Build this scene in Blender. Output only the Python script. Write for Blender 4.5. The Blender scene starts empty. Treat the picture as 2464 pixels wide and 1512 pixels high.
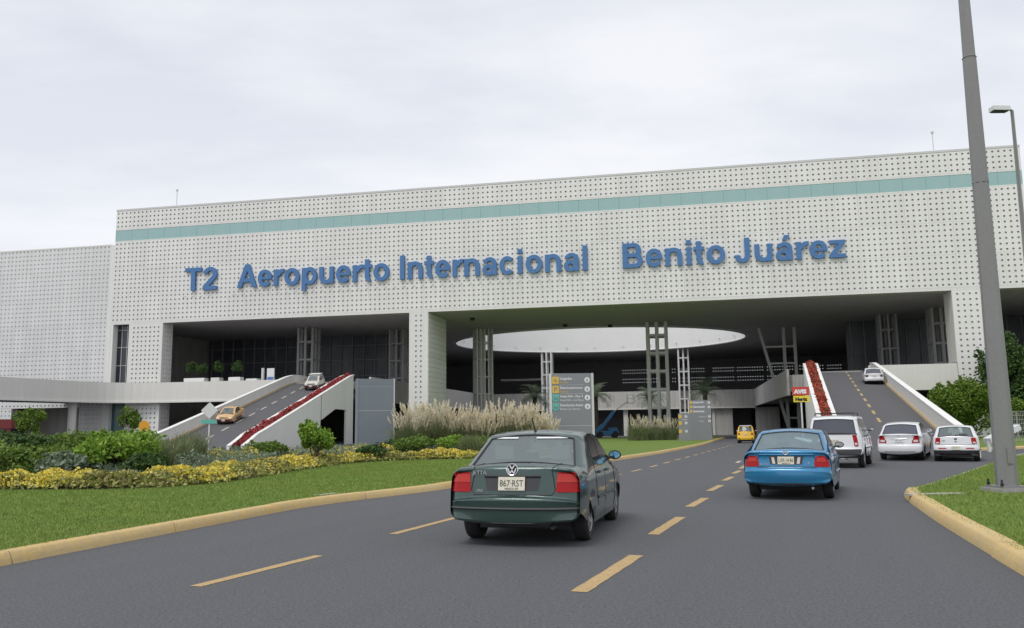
import bpy, bmesh, math, random
import numpy as np
from mathutils import Vector, Matrix
from mathutils.bvhtree import BVHTree
random.seed(7); RNG = np.random.default_rng(7)
SC = bpy.context.scene; COL = SC.collection
R = math.radians

# ------------------------------------------------------------------ camera
cam_d = bpy.data.cameras.new('camera'); cam = bpy.data.objects.new('camera', cam_d); COL.objects.link(cam)
cam_d.sensor_fit = 'HORIZONTAL'; cam_d.sensor_width = 36; cam_d.lens = 36 * 2028 / 2464
cam_d.clip_end = 4000; cam_d.clip_start = 0.1
p_, r_ = math.atan(277 / 2028), 0.0115
f = Vector((0, math.cos(p_), math.sin(p_))); u0 = Vector((0, -math.sin(p_), math.cos(p_))); r0 = Vector((1, 0, 0))
rt = r0 * math.cos(r_) - u0 * math.sin(r_); up = r0 * math.sin(r_) + u0 * math.cos(r_)
m = Matrix((rt, up, -f)).transposed().to_4x4(); m.translation = Vector((0, 0, 1.45)); cam.matrix_world = m
SC.camera = cam
SC.view_settings.view_transform = 'Standard'; SC.view_settings.look = 'None'
SC.view_settings.exposure = 0.14; SC.view_settings.gamma = 1; SC.view_settings.use_curve_mapping = False

# ------------------------------------------------------------------ sky and sun
SUN_EL, SUN_AZ = R(58), R(215)      # azimuth clockwise from +Y: behind and left of the camera
W = bpy.data.worlds.new('World'); SC.world = W; W.use_nodes = True
nt = W.node_tree; N = nt.nodes; L = nt.links
for n in list(N): N.remove(n)
out = N.new('ShaderNodeOutputWorld'); bg = N.new('ShaderNodeBackground'); L.new(bg.outputs[0], out.inputs[0])
sky = N.new('ShaderNodeTexSky'); sky.sky_type = 'NISHITA'; sky.sun_disc = False
sky.sun_elevation = SUN_EL; sky.sun_rotation = SUN_AZ
sc = N.new('ShaderNodeMix'); sc.data_type = 'RGBA'; sc.blend_type = 'MULTIPLY'; sc.inputs[0].default_value = 1
L.new(sky.outputs[0], sc.inputs[6]); sc.inputs[7].default_value = (0.1, 0.1, 0.1, 1)
tc = N.new('ShaderNodeTexCoord')
sx = N.new('ShaderNodeSeparateXYZ'); L.new(tc.outputs['Generated'], sx.inputs[0])
# clouds projected on a high flat layer: direction / (z + c)
add = N.new('ShaderNodeMath'); add.operation = 'ADD'; L.new(sx.outputs[2], add.inputs[0]); add.inputs[1].default_value = 0.12
mx = N.new('ShaderNodeMath'); mx.operation = 'MAXIMUM'; L.new(add.outputs[0], mx.inputs[0]); mx.inputs[1].default_value = 0.05
dv = N.new('ShaderNodeVectorMath'); dv.operation = 'DIVIDE'; L.new(tc.outputs['Generated'], dv.inputs[0]); L.new(mx.outputs[0], dv.inputs[1])
mp = N.new('ShaderNodeMapping'); mp.inputs['Scale'].default_value = (0.9, 1.5, 0.0); mp.inputs['Location'].default_value = (3.3, 0.7, 0)
L.new(dv.outputs[0], mp.inputs[0])
nz = N.new('ShaderNodeTexNoise'); nz.inputs['Scale'].default_value = 1.0; nz.inputs['Detail'].default_value = 9; nz.inputs['Roughness'].default_value = 0.55
nz.inputs['Distortion'].default_value = 0.15; L.new(mp.outputs[0], nz.inputs[0])
cr = N.new('ShaderNodeValToRGB'); L.new(nz.outputs[0], cr.inputs[0])
cr.color_ramp.elements[0].position = 0.36; cr.color_ramp.elements[0].color = (0.64, 0.672, 0.76, 1)
cr.color_ramp.elements[1].position = 0.62; cr.color_ramp.elements[1].color = (0.86, 0.87, 0.905, 1)
# brighter cloud towards the horizon
g = N.new('ShaderNodeMapRange'); L.new(sx.outputs[2], g.inputs[0]); g.inputs[1].default_value = 0.10; g.inputs[2].default_value = 0.55
g.inputs[3].default_value = 0.6; g.inputs[4].default_value = 0.0
mh = N.new('ShaderNodeMix'); mh.data_type = 'RGBA'; L.new(g.outputs[0], mh.inputs[0]); L.new(cr.outputs[0], mh.inputs[6]); mh.inputs[7].default_value = (0.92, 0.93, 0.96, 1)
cm = N.new('ShaderNodeMix'); cm.data_type = 'RGBA'; cm.inputs[0].default_value = 0.93
L.new(sc.outputs[2], cm.inputs[6]); L.new(mh.outputs[2], cm.inputs[7])
L.new(cm.outputs[2], bg.inputs[0]); bg.inputs[1].default_value = 1.0
sl = bpy.data.lights.new('sun', 'SUN'); sl.energy = 1.5; sl.angle = R(26); sl.color = (1, 0.965, 0.91)
so = bpy.data.objects.new('sun', sl); COL.objects.link(so)
dsun = Vector((math.sin(SUN_AZ) * math.cos(SUN_EL), math.cos(SUN_AZ) * math.cos(SUN_EL), math.sin(SUN_EL)))
so.rotation_euler = dsun.to_track_quat('Z', 'Y').to_euler(); so.location = (0, 0, 60)

# ------------------------------------------------------------------ materials
def mat(name, col, rough=0.8, metal=0.0, noise=None, bump=None, coat=0.0, spec=0.5, emit=None, streak=None, island=None, trans=0.0, world=False, vary=0.0):
    """noise=(scale, amount, col2), bump=(scale, strength, distance); object coordinates"""
    M = bpy.data.materials.new(name); M.use_nodes = True; t = M.node_tree; B = t.nodes['Principled BSDF']
    B.inputs['Base Color'].default_value = (*col, 1); B.inputs['Roughness'].default_value = rough; B.inputs['Metallic'].default_value = metal
    B.inputs['Coat Weight'].default_value = coat; B.inputs['Coat Roughness'].default_value = 0.04; B.inputs['Specular IOR Level'].default_value = spec
    if trans: B.inputs['Transmission Weight'].default_value = trans
    tc = t.nodes.new('ShaderNodeTexCoord'); gpos = t.nodes.new('ShaderNodeNewGeometry') if world else None
    def mixc(fac, a, b, mode='MIX'):
        x = t.nodes.new('ShaderNodeMix'); x.data_type = 'RGBA'; x.blend_type = mode
        if isinstance(fac, float): x.inputs[0].default_value = fac
        else: t.links.new(fac, x.inputs[0])
        for i, v in ((6, a), (7, b)):
            if isinstance(v, tuple): x.inputs[i].default_value = (*v, 1)
            else: t.links.new(v, x.inputs[i])
        return x.outputs[2]
    cur = col
    if island:
        geo = t.nodes.new('ShaderNodeNewGeometry'); rp = t.nodes.new('ShaderNodeValToRGB'); t.links.new(geo.outputs['Random Per Island'], rp.inputs[0])
        els = rp.color_ramp.elements
        while len(els) < len(island): els.new(0.5)
        for i, c in enumerate(island): els[i].position = i / (len(island) - 1); els[i].color = (*c, 1)
        cur = rp.outputs[0]
    for nn in (noise if isinstance(noise, list) else [noise] if noise else []):
        nz = t.nodes.new('ShaderNodeTexNoise'); nz.inputs['Scale'].default_value = nn[0]; nz.inputs['Detail'].default_value = 6; nz.inputs['Roughness'].default_value = 0.65
        src = gpos.outputs['Position'] if world else tc.outputs['Object']
        if len(nn) > 3:
            mp = t.nodes.new('ShaderNodeMapping'); mp.inputs['Scale'].default_value = nn[3]; src0 = src
            if len(nn) > 4:
                m0 = t.nodes.new('ShaderNodeMapping'); m0.inputs['Rotation'].default_value = (0, 0, nn[4]); t.links.new(src, m0.inputs[0]); src0 = m0.outputs[0]
            t.links.new(src0, mp.inputs[0]); src = mp.outputs[0]
        t.links.new(src, nz.inputs[0])
        mr = t.nodes.new('ShaderNodeMapRange'); t.links.new(nz.outputs[0], mr.inputs[0]); mr.inputs[1].default_value = 0.35; mr.inputs[2].default_value = 0.65
        mr.inputs[3].default_value = 0; mr.inputs[4].default_value = nn[1]
        cur = mixc(mr.outputs[0], cur, nn[2])
    if vary:
        oi = t.nodes.new('ShaderNodeObjectInfo'); mr = t.nodes.new('ShaderNodeMapRange'); t.links.new(oi.outputs['Random'], mr.inputs[0]); mr.inputs[3].default_value = 1 - vary; mr.inputs[4].default_value = 1.0
        cb = t.nodes.new('ShaderNodeCombineColor'); [t.links.new(mr.outputs[0], cb.inputs[i]) for i in range(3)]
        cur = mixc(1.0, cur, cb.outputs[0], 'MULTIPLY')
    if not isinstance(cur, tuple): t.links.new(cur, B.inputs['Base Color'])
    if bump:
        nz = t.nodes.new('ShaderNodeTexNoise'); nz.inputs['Scale'].default_value = bump[0]; nz.inputs['Detail'].default_value = 4
        t.links.new(tc.outputs['Object'], nz.inputs[0]); bp = t.nodes.new('ShaderNodeBump'); bp.inputs['Strength'].default_value = bump[1]; bp.inputs['Distance'].default_value = bump[2]
        t.links.new(nz.outputs[0], bp.inputs['Height']); t.links.new(bp.outputs[0], B.inputs['Normal'])
    if emit:
        B.inputs['Emission Color'].default_value = (*emit[0], 1); B.inputs['Emission Strength'].default_value = emit[1]
    return M
M = {}
M['asphalt'] = mat('asphalt', (0.083, 0.087, 0.098), 0.9, noise=[(0.18, 0.7, (0.072, 0.073, 0.08)), (1.3, 0.4, (0.105, 0.105, 0.11)), (1.0, 0.9, (0.058, 0.06, 0.066), (0.9, 0.035, 1), 0.34), (2.4, 0.5, (0.11, 0.11, 0.112), (0.8, 0.05, 1), 0.34), (7, 0.35, (0.115, 0.118, 0.126)), (16, 0.8, (0.048, 0.050, 0.055)), (40, 0.85, (0.175, 0.180, 0.190)), (90, 0.5, (0.045, 0.046, 0.05))], bump=(90, 0.5, 0.01), spec=0.35)
M['ramp_asphalt'] = mat('ramp_asphalt', (0.10, 0.10, 0.108), 0.9, noise=[(0.3, 0.5, (0.085, 0.085, 0.09)), (25, 0.5, (0.13, 0.128, 0.13))], bump=(60, 0.4, 0.01), spec=0.3)
M['grass'] = mat('grass', (0.135, 0.21, 0.042), 0.95, noise=[(0.3, 0.7, (0.175, 0.215, 0.048)), (1.1, 0.5, (0.105, 0.175, 0.035)), (40, 0.6, (0.17, 0.25, 0.06))], bump=(70, 0.8, 0.03), spec=0.2)
M['blade'] = mat('blade', (0.1, 0.2, 0.04), 0.8, island=[(0.16, 0.25, 0.05), (0.20, 0.31, 0.062), (0.235, 0.355, 0.075), (0.28, 0.36, 0.095)], noise=[(0.3, 0.7, (0.26, 0.315, 0.07)), (1.1, 0.5, (0.13, 0.22, 0.045)), (3.5, 0.3, (0.20, 0.25, 0.07))], spec=0.25)
M['soil'] = mat('soil', (0.045, 0.04, 0.022), 0.95, noise=[(3, 0.6, (0.05, 0.075, 0.02))], bump=(12, 0.9, 0.06))
M['kerb_paint'] = mat('kerb_paint', (0.70, 0.43, 0.07), 0.8, noise=[(1.2, 0.5, (0.62, 0.46, 0.17)), (4, 0.6, (0.55, 0.40, 0.20)), (11, 0.55, (0.38, 0.30, 0.18)), (26, 0.5, (0.42, 0.34, 0.22)), (1.1, 0.25, (0.68, 0.58, 0.34), (0.3, 0.3, 6))], bump=(30, 0.6, 0.01))
M['kerb_tan'] = mat('kerb_tan', (0.46, 0.34, 0.18), 0.85, noise=[(2, 0.6, (0.34, 0.28, 0.2)), (9, 0.5, (0.55, 0.42, 0.22))])
M['kerb_grey'] = mat('kerb_grey', (0.42, 0.40, 0.34), 0.85, noise=[(2, 0.5, (0.34, 0.32, 0.26)), (20, 0.4, (0.5, 0.48, 0.42))], bump=(30, 0.4, 0.01))
M['paint_yellow'] = mat('paint_yellow', (0.70, 0.46, 0.16), 0.75, noise=[(4, 0.5, (0.52, 0.35, 0.16)), (16, 0.6, (0.42, 0.30, 0.16)), (45, 0.8, (0.22, 0.17, 0.11))])
M['paint_white'] = mat('paint_white', (0.6, 0.55, 0.46), 0.75, noise=[(6, 0.5, (0.4, 0.36, 0.3)), (45, 0.5, (0.25, 0.22, 0.2))])
M['panel'] = mat('panel', (0.83, 0.83, 0.80), 0.8, noise=[(0.12, 0.4, (0.80, 0.80, 0.78)), (3.0, 0.30, (0.80, 0.79, 0.76)), (1.0, 0.5, (0.70, 0.69, 0.66), (1.3, 1.3, 0.09)), (4, 0.35, (0.74, 0.73, 0.70), (1.5, 1.5, 0.07))], bump=(9, 0.15, 0.01), world=True, vary=0.07)
M['wing_panel'] = mat('wing_panel', (0.76, 0.765, 0.755), 0.8, noise=[(0.12, 0.45, (0.68, 0.685, 0.685)), (1.0, 0.5, (0.60, 0.605, 0.60), (1.3, 1.3, 0.09))], bump=(9, 0.15, 0.01), world=True, vary=0.06)
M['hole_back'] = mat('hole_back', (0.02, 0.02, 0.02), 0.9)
M['joint'] = mat('joint', (0.5, 0.49, 0.46), 0.9)
M['concrete'] = mat('concrete', (0.76, 0.75, 0.71), 0.85, noise=[(0.4, 0.5, (0.70, 0.69, 0.65)), (1.0, 0.4, (0.62, 0.61, 0.57), (2.5, 2.5, 0.15)), (14, 0.3, (0.62, 0.60, 0.55))], bump=(20, 0.2, 0.01))
M['bridge_concrete'] = mat('bridge_concrete', (0.60, 0.585, 0.56), 0.85, noise=[(0.5, 0.5, (0.52, 0.51, 0.48)), (1.4, 0.6, (0.36, 0.35, 0.33), (2.5, 2.5, 0.10))], world=True)
M['hall_glass'] = mat('hall_glass', (0.07, 0.075, 0.095), 0.35, noise=[(0.25, 0.7, (0.14, 0.145, 0.16)), (0.9, 0.6, (0.04, 0.045, 0.06), (1, 1, .5))], world=True)
M['concrete_grey'] = mat('concrete_grey', (0.42, 0.41, 0.39), 0.85, noise=[(0.5, 0.5, (0.28, 0.27, 0.25)), (1.2, 0.5, (0.22, 0.21, 0.20), (2.5, 2.5, 0.12))], bump=(20, 0.2, 0.01))
M['soffit'] = mat('soffit', (0.43, 0.405, 0.435), 0.85, noise=[(0.3, 0.4, (0.38, 0.36, 0.385)), (2, 0.3, (0.46, 0.435, 0.465))])
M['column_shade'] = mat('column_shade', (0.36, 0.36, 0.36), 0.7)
M['drum_white'] = mat('drum_white', (0.86, 0.86, 0.845), 0.8, noise=[(0.5, 0.3, (0.76, 0.76, 0.75))])
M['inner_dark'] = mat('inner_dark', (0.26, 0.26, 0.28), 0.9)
M['teal'] = mat('teal', (0.31, 0.48, 0.475), 0.35, noise=[(0.9, 0.5, (0.37, 0.51, 0.505), (1.5, 1, 0.2)), (5, 0.25, (0.26, 0.48, 0.48))], spec=0.5)
M['teal_dark'] = mat('teal_dark', (0.06, 0.15, 0.16), 0.15, noise=[(0.5, 0.6, (0.03, 0.08, 0.09))])
M['window_dark'] = mat('window_dark', (0.02, 0.026, 0.035), 0.08, spec=0.6)
M['steel'] = mat('steel', (0.60, 0.60, 0.59), 0.6, noise=[(2, 0.4, (0.52, 0.52, 0.51))])
M['steel_light'] = mat('steel_light', (0.68, 0.69, 0.68), 0.6)
M['letter'] = mat('letter', (0.07, 0.19, 0.41), 0.6, noise=[(0.8, 0.5, (0.08, 0.21, 0.45)), (5, 0.5, (0.05, 0.14, 0.33))])
M['hole_wall_shade'] = mat('hole_wall_shade', (0.16, 0.155, 0.145), 0.9)  # pale concrete hole walls coloured dark grey to stand in for the shade inside
M['pole'] = mat('pole', (0.22, 0.225, 0.23), 0.5, metal=0.0, noise=[(1.5, 0.5, (0.18, 0.185, 0.19), (3, 3, 0.5)), (16, 0.4, (0.27, 0.275, 0.28)), (1.2, 0.4, (0.25, 0.22, 0.19), (4, 4, 0.35))], bump=(25, 0.2, 0.004))
M['sign_grey'] = mat('sign_grey', (0.235, 0.245, 0.265), 0.5, noise=[(1.2, 0.4, (0.21, 0.22, 0.235)), (9, 0.2, (0.26, 0.265, 0.28))])
M['mono_grey'] = mat('mono_grey', (0.20, 0.235, 0.265), 0.55, noise=[(1.2, 0.5, (0.175, 0.205, 0.235)), (9, 0.25, (0.22, 0.25, 0.28))])
M['sign_white'] = mat('sign_white', (0.75, 0.76, 0.76), 0.5)
M['sign_yellow'] = mat('sign_yellow', (0.72, 0.47, 0.07), 0.5, noise=[(6, 0.4, (0.62, 0.42, 0.1))])
M['sign_teal'] = mat('sign_teal', (0.12, 0.46, 0.40), 0.5, noise=[(6, 0.4, (0.16, 0.42, 0.38))])
M['sign_blue'] = mat('sign_blue', (0.10, 0.2, 0.5), 0.5)
M['sign_red'] = mat('sign_red', (0.55, 0.05, 0.04), 0.5)
M['sign_bright_yellow'] = mat('sign_bright_yellow', (0.78, 0.62, 0.03), 0.5)
M['sign_orange'] = mat('sign_orange', (0.7, 0.33, 0.02), 0.5)
M['black'] = mat('black', (0.02, 0.02, 0.022), 0.55)
M['rubber'] = mat('rubber', (0.022, 0.022, 0.024), 0.85, noise=[(20, 0.5, (0.035, 0.033, 0.03))])
M['alloy'] = mat('alloy', (0.42, 0.42, 0.42), 0.38, metal=0.7)
M['chrome'] = mat('chrome', (0.75, 0.75, 0.76), 0.15, metal=1.0)
M['red_lens'] = mat('red_lens', (0.37, 0.008, 0.010), 0.12, noise=[(9, 0.5, (0.33, 0.006, 0.008))], spec=.3)
M['red_lens_light'] = mat('red_lens_light', (0.50, 0.045, 0.035), 0.12, noise=[(12, 0.5, (0.5, 0.03, 0.03))], spec=.3)
M['clear_lens'] = mat('clear_lens', (0.62, 0.58, 0.56), 0.12, coat=0.6)
M['plate'] = mat('plate', (0.74, 0.70, 0.58), 0.5, noise=[(9, 0.3, (0.52, 0.5, 0.4))])
M['plate_ink'] = mat('plate_ink', (0.06, 0.08, 0.06), 0.5)
M['seat'] = mat('seat', (0.16, 0.17, 0.165), 0.85)
M['seat_light'] = mat('seat_light', (0.40, 0.41, 0.38), 0.85)
M['plastic_dark'] = mat('plastic_dark', (0.045, 0.047, 0.05), 0.6, noise=[(6, 0.4, (0.065, 0.065, 0.065))])
M['mirror'] = mat('mirror', (0.20, 0.45, 0.65), 0.04, metal=0.9)
M['mirror_grey'] = mat('mirror_grey', (0.5, 0.52, 0.55), 0.04, metal=0.9)
M['flower_red'] = mat('flower_red', (0.4, 0.02, 0.02), 0.9, island=[(0.36, 0.035, 0.03), (0.46, 0.09, 0.05), (0.26, 0.03, 0.035), (0.12, 0.10, 0.05), (0.50, 0.13, 0.09), (0.20, 0.05, 0.04)], spec=.1)
M['flower_mix'] = mat('flower_mix', (0.4, 0.02, 0.02), 0.8, island=[(0.40, 0.02, 0.06), (0.50, 0.06, 0.08), (0.42, 0.03, 0.08), (0.10, 0.11, 0.03), (0.36, 0.015, 0.03)])
M['trunk'] = mat('trunk', (0.13, 0.10, 0.075), 0.9, noise=[(8, 0.6, (0.08, 0.065, 0.05))], bump=(18, 0.8, 0.03))
M['bark_pale'] = mat('bark_pale', (0.3, 0.28, 0.24), 0.9, bump=(18, 0.6, 0.02))
def leafmat(name, cols, spec=0.3, rough=0.6, tl=0.25):
    m_ = mat(name, cols[0], rough, island=cols, spec=spec); B = m_.node_tree.nodes['Principled BSDF']
    t = m_.node_tree; tr = t.nodes.new('ShaderNodeBsdfTranslucent'); mx = t.nodes.new('ShaderNodeMixShader'); mx.inputs[0].default_value = tl
    src = B.inputs['Base Color'].links[0].from_socket; t.links.new(src, tr.inputs[0])
    o = t.nodes['Material Output']; t.links.new(B.outputs[0], mx.inputs[1]); t.links.new(tr.outputs[0], mx.inputs[2]); t.links.new(mx.outputs[0], o.inputs[0]); return m_
M['leaf_mid'] = leafmat('leaf_mid', [(0.073, 0.14, 0.03), (0.122, 0.207, 0.037), (0.171, 0.262, 0.049), (0.22, 0.293, 0.055)])
M['leaf_bright'] = leafmat('leaf_bright', [(0.11, 0.22, 0.024), (0.183, 0.329, 0.037), (0.256, 0.403, 0.055), (0.317, 0.427, 0.073)])
M['leaf_dark'] = leafmat('leaf_dark', [(0.03, 0.067, 0.022), (0.049, 0.104, 0.027), (0.079, 0.146, 0.037), (0.104, 0.171, 0.043)])
M['leaf_tree'] = leafmat('leaf_tree', [(0.061, 0.122, 0.018), (0.11, 0.195, 0.024), (0.171, 0.268, 0.037), (0.232, 0.329, 0.049)])
M['leaf_grey'] = leafmat('leaf_grey', [(0.104, 0.152, 0.091), (0.159, 0.22, 0.134), (0.232, 0.293, 0.195), (0.366, 0.403, 0.293)])
M['leaf_palm'] = leafmat('leaf_palm', [(0.12, 0.16, 0.09), (0.17, 0.22, 0.13), (0.23, 0.28, 0.18)])
M['leaf_reed'] = leafmat('leaf_reed', [(0.11, 0.146, 0.061), (0.159, 0.207, 0.091), (0.232, 0.281, 0.134), (0.293, 0.293, 0.146)])
M['plume'] = leafmat('plume', [(0.86, 0.78, 0.56), (0.90, 0.84, 0.66), (0.92, 0.88, 0.74), (0.86, 0.75, 0.62)], tl=0.45)
M['flower_yellow'] = leafmat('flower_yellow', [(0.72, 0.58, 0.05), (0.78, 0.66, 0.10), (0.70, 0.66, 0.18), (0.70, 0.44, 0.04)])
M['leaf_border'] = leafmat('leaf_border', [(0.13, 0.17, 0.035), (0.22, 0.26, 0.055), (0.34, 0.36, 0.09), (0.17, 0.13, 0.06), (0.48, 0.46, 0.20), (0.55, 0.50, 0.16)])
def carpaint(name, col, flake=0.0):
    return mat(name, col, 0.32, metal=flake, coat=0.9, noise=[(1.6, 0.25, tuple(min(1, c * 0.8) for c in col))])
M['car_green'] = carpaint('car_green', (0.036, 0.074, 0.064), 0.4)
M['car_blue'] = carpaint('car_blue', (0.022, 0.20, 0.40), 0.35)
M['car_white'] = carpaint('car_white', (0.74, 0.75, 0.77))
M['car_yellow'] = carpaint('car_yellow', (0.85, 0.50, 0.02))
M['car_gold'] = carpaint('car_gold', (0.62, 0.36, 0.12))
M['car_maroon'] = carpaint('car_maroon', (0.16, 0.02, 0.025))
M['car_cream'] = carpaint('car_cream', (0.60, 0.58, 0.50))
M['lower_maroon'] = mat('lower_maroon', (0.10, 0.02, 0.025), 0.4)
M['lift_blue'] = mat('lift_blue', (0.02, 0.14, 0.32), 0.5)
M['bus_red'] = mat('bus_red', (0.16, 0.02, 0.02), 0.4)
def glass(name, tint, fac, rough=0.02, base=(0.05, 0.06, 0.065)):
    """car glazing: clear dielectric sheet, part see-through, part dark film"""
    Mx = bpy.data.materials.new(name); Mx.use_nodes = True; t = Mx.node_tree
    B = t.nodes['Principled BSDF']; B.inputs['Base Color'].default_value = (*base, 1); B.inputs['Roughness'].default_value = rough; B.inputs['Specular IOR Level'].default_value = 0.9
    tr = t.nodes.new('ShaderNodeBsdfTransparent'); tr.inputs[0].default_value = (*tint, 1)
    mx = t.nodes.new('ShaderNodeMixShader'); mx.inputs[0].default_value = fac
    t.links.new(tr.outputs[0], mx.inputs[1]); t.links.new(B.outputs[0], mx.inputs[2]); t.links.new(mx.outputs[0], t.nodes['Material Output'].inputs[0]); return Mx
M['glass'] = glass('glass', (0.74, 0.84, 0.80), 0.42, base=(0.34, 0.40, 0.41))
M['glass_dark'] = glass('glass_dark', (0.2, 0.2, 0.2), 0.85, base=(0.07, 0.075, 0.10))
M['glass_blue'] = glass('glass_blue', (0.70, 0.80, 0.84), 0.48, base=(0.30, 0.40, 0.44))

# ------------------------------------------------------------------ helpers
class MB:
    def __init__(s): s.v = []; s.f = []; s.mi = []
    def add(s, vs, fs, mi=0):
        o = len(s.v); s.v += [tuple(v) for v in vs]; s.f += [tuple(i + o for i in f) for f in fs]; s.mi += [mi] * len(fs); return s
    def box(s, x0, x1, y0, y1, z0, z1, mi=0):
        v = [(x, y, z) for z in (z0, z1) for y in (y0, y1) for x in (x0, x1)]
        return s.add(v, [(0, 2, 3, 1), (4, 5, 7, 6), (0, 1, 5, 4), (2, 6, 7, 3), (0, 4, 6, 2), (1, 3, 7, 5)], mi)
    def beam(s, a, b, w, d=None, mi=0, w2=None):
        """square bar from a to b"""
        a = Vector(a); b = Vector(b); d = d or w; ax = (b - a).normalized()
        ref = Vector((0, 0, 1)) if abs(ax.z) < 0.9 else Vector((0, 1, 0))
        p = ax.cross(ref).normalized(); q = p.cross(ax).normalized(); k = (w2 or w) / w
        v = [a + p * w / 2 * i + q * d / 2 * j for i, j in ((-1, -1), (1, -1), (1, 1), (-1, 1))] + [b + p * w / 2 * k * i + q * d / 2 * k * j for i, j in ((-1, -1), (1, -1), (1, 1), (-1, 1))]
        return s.add(v, [(0, 3, 2, 1), (4, 5, 6, 7), (0, 1, 5, 4), (1, 2, 6, 5), (2, 3, 7, 6), (3, 0, 4, 7)], mi)
    def tube(s, pts, rad, n=10, mi=0, caps=True):
        pts = [Vector(p) for p in pts]; rad = rad if isinstance(rad, (list, tuple)) else [rad] * len(pts); rings = []; vs = []
        for i, p in enumerate(pts):
            t = (pts[min(i + 1, len(pts) - 1)] - pts[max(i - 1, 0)]).normalized(); ref = Vector((0, 0, 1)) if abs(t.z) < 0.9 else Vector((1, 0, 0))
            a = t.cross(ref).normalized(); b = a.cross(t)
            for k in range(n):
                an = 2 * math.pi * k / n; vs.append(p + (a * math.cos(an) + b * math.sin(an)) * rad[i])
        fs = [(i * n + k, i * n + (k + 1) % n, (i + 1) * n + (k + 1) % n, (i + 1) * n + k) for i in range(len(pts) - 1) for k in range(n)]
        if caps: fs += [tuple(range(n))[::-1], tuple((len(pts) - 1) * n + k for k in range(n))]
        return s.add(vs, fs, mi)
    def lathe(s, prof, axis='Y', n=24, c=(0, 0, 0), mi=0):
        """prof: (radius, height along axis)"""
        vs = []
        for r, h in prof:
            for k in range(n):
                a = 2 * math.pi * k / n; x, y = r * math.cos(a), r * math.sin(a)
                vs.append((c[0] + x, c[1] + h, c[2] + y) if axis == 'Y' else (c[0] + x, c[1] + y, c[2] + h))
        fs = [(i * n + k, i * n + (k + 1) % n, (i + 1) * n + (k + 1) % n, (i + 1) * n + k) for i in range(len(prof) - 1) for k in range(n)]
        return s.add(vs, fs, mi)
    def poly(s, pts, mi=0): return s.add(pts, [tuple(range(len(pts)))], mi)
    def prism(s, pts, z0, z1, mi=0):
        n = len(pts); v = [(x, y, z0) for x, y in pts] + [(x, y, z1) for x, y in pts]
        return s.add(v, [tuple(range(n))[::-1], tuple(range(n, 2 * n))] + [(i, (i + 1) % n, n + (i + 1) % n, n + i) for i in range(n)], mi)
    def mesh(s, name, mats, smooth=None):
        me = bpy.data.meshes.new(name); me.from_pydata(s.v, [], s.f)
        for m_ in (mats if isinstance(mats, list) else [mats]): me.materials.append(m_)
        if any(s.mi): me.polygons.foreach_set('material_index', s.mi)
        if smooth is not None: smooth_mesh(me, smooth)
        me.update(); return me
    def build(s, name, mats, parent=None, loc=(0, 0, 0), rz=0, smooth=None, fixn=True):
        me = s.mesh(name, mats)
        if fixn:
            bm = bmesh.new(); bm.from_mesh(me); bmesh.ops.recalc_face_normals(bm, faces=bm.faces); bm.to_mesh(me); bm.free()
        if smooth is not None: smooth_mesh(me, smooth)
        return obj(name, me, parent, loc, rz)
def smooth_mesh(me, ang):
    me.polygons.foreach_set('use_smooth', [True] * len(me.polygons))
    if ang < 170:
        bm = bmesh.new(); bm.from_mesh(me); bm.edges.ensure_lookup_table()
        for e in bm.edges:
            if len(e.link_faces) == 2 and e.calc_face_angle(0) > R(ang): e.smooth = False
        bm.to_mesh(me); bm.free()
def obj(name, data, parent=None, loc=(0, 0, 0), rz=0, scale=None):
    o = bpy.data.objects.new(name, data); COL.objects.link(o); o.location = loc; o.rotation_euler = (0, 0, rz)
    if parent: o.parent = parent
    if scale: o.scale = scale
    return o
def tag(o, label=None, cat=None, group=None, kind=None):
    if label: o['label'] = label
    if cat: o['category'] = cat
    if group: o['group'] = group
    if kind: o['kind'] = kind
    return o
def thing(name, label, cat, loc=(0, 0, 0), rz=0, group=None): return tag(obj(name, None, None, loc, rz), label, cat, group)
def copy_tree(o, parent=None):
    c = o.copy(); COL.objects.link(c); c.parent = parent
    for ch in o.children: copy_tree(ch, c)
    return c
def text_mesh(s, size=1.0, bold=0.0, ext=0.0, align='CENTER', mat_=None, res=3):
    cu = bpy.data.curves.new('t', 'FONT'); cu.body = s; cu.size = size; cu.offset = bold; cu.extrude = ext; cu.align_x = align; cu.resolution_u = res
    o = bpy.data.objects.new('t', cu); COL.objects.link(o)
    me = bpy.data.meshes.new_from_object(o.evaluated_get(bpy.context.evaluated_depsgraph_get()))
    bpy.data.objects.remove(o); bpy.data.curves.remove(cu)
    me.materials.clear()
    if mat_: me.materials.append(mat_)
    return me
def stand_text(me):
    """text drawn in XY -> upright in XZ facing -Y"""
    me.transform(Matrix(((1, 0, 0, 0), (0, 0, -1, 0), (0, 1, 0, 0), (0, 0, 0, 1)))); return me
def bounds(me):
    c = np.array([v.co[:] for v in me.vertices]); return c.min(0), c.max(0)

# ------------------------------------------------------------------ ground, roads, kerbs
def structure(o, kind='structure'): o['kind'] = kind; return o
g = MB(); g.poly([(-900, -300, -0.02), (900, -300, -0.02), (900, 1500, -0.02), (-900, 1500, -0.02)])
structure(g.build('ground', M['concrete_grey'])).location.z = -0.03
road = MB()
NX, NY = 30, 40
xs = np.linspace(-110, 130, NX); ys = np.linspace(-20, 250, NY)
road.add([(x, y, 0) for y in ys for x in xs], [(j * NX + i, j * NX + i + 1, (j + 1) * NX + i + 1, (j + 1) * NX + i) for j in range(NY - 1) for i in range(NX - 1)])
road_o = structure(road.build('road', M['asphalt']))

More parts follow.
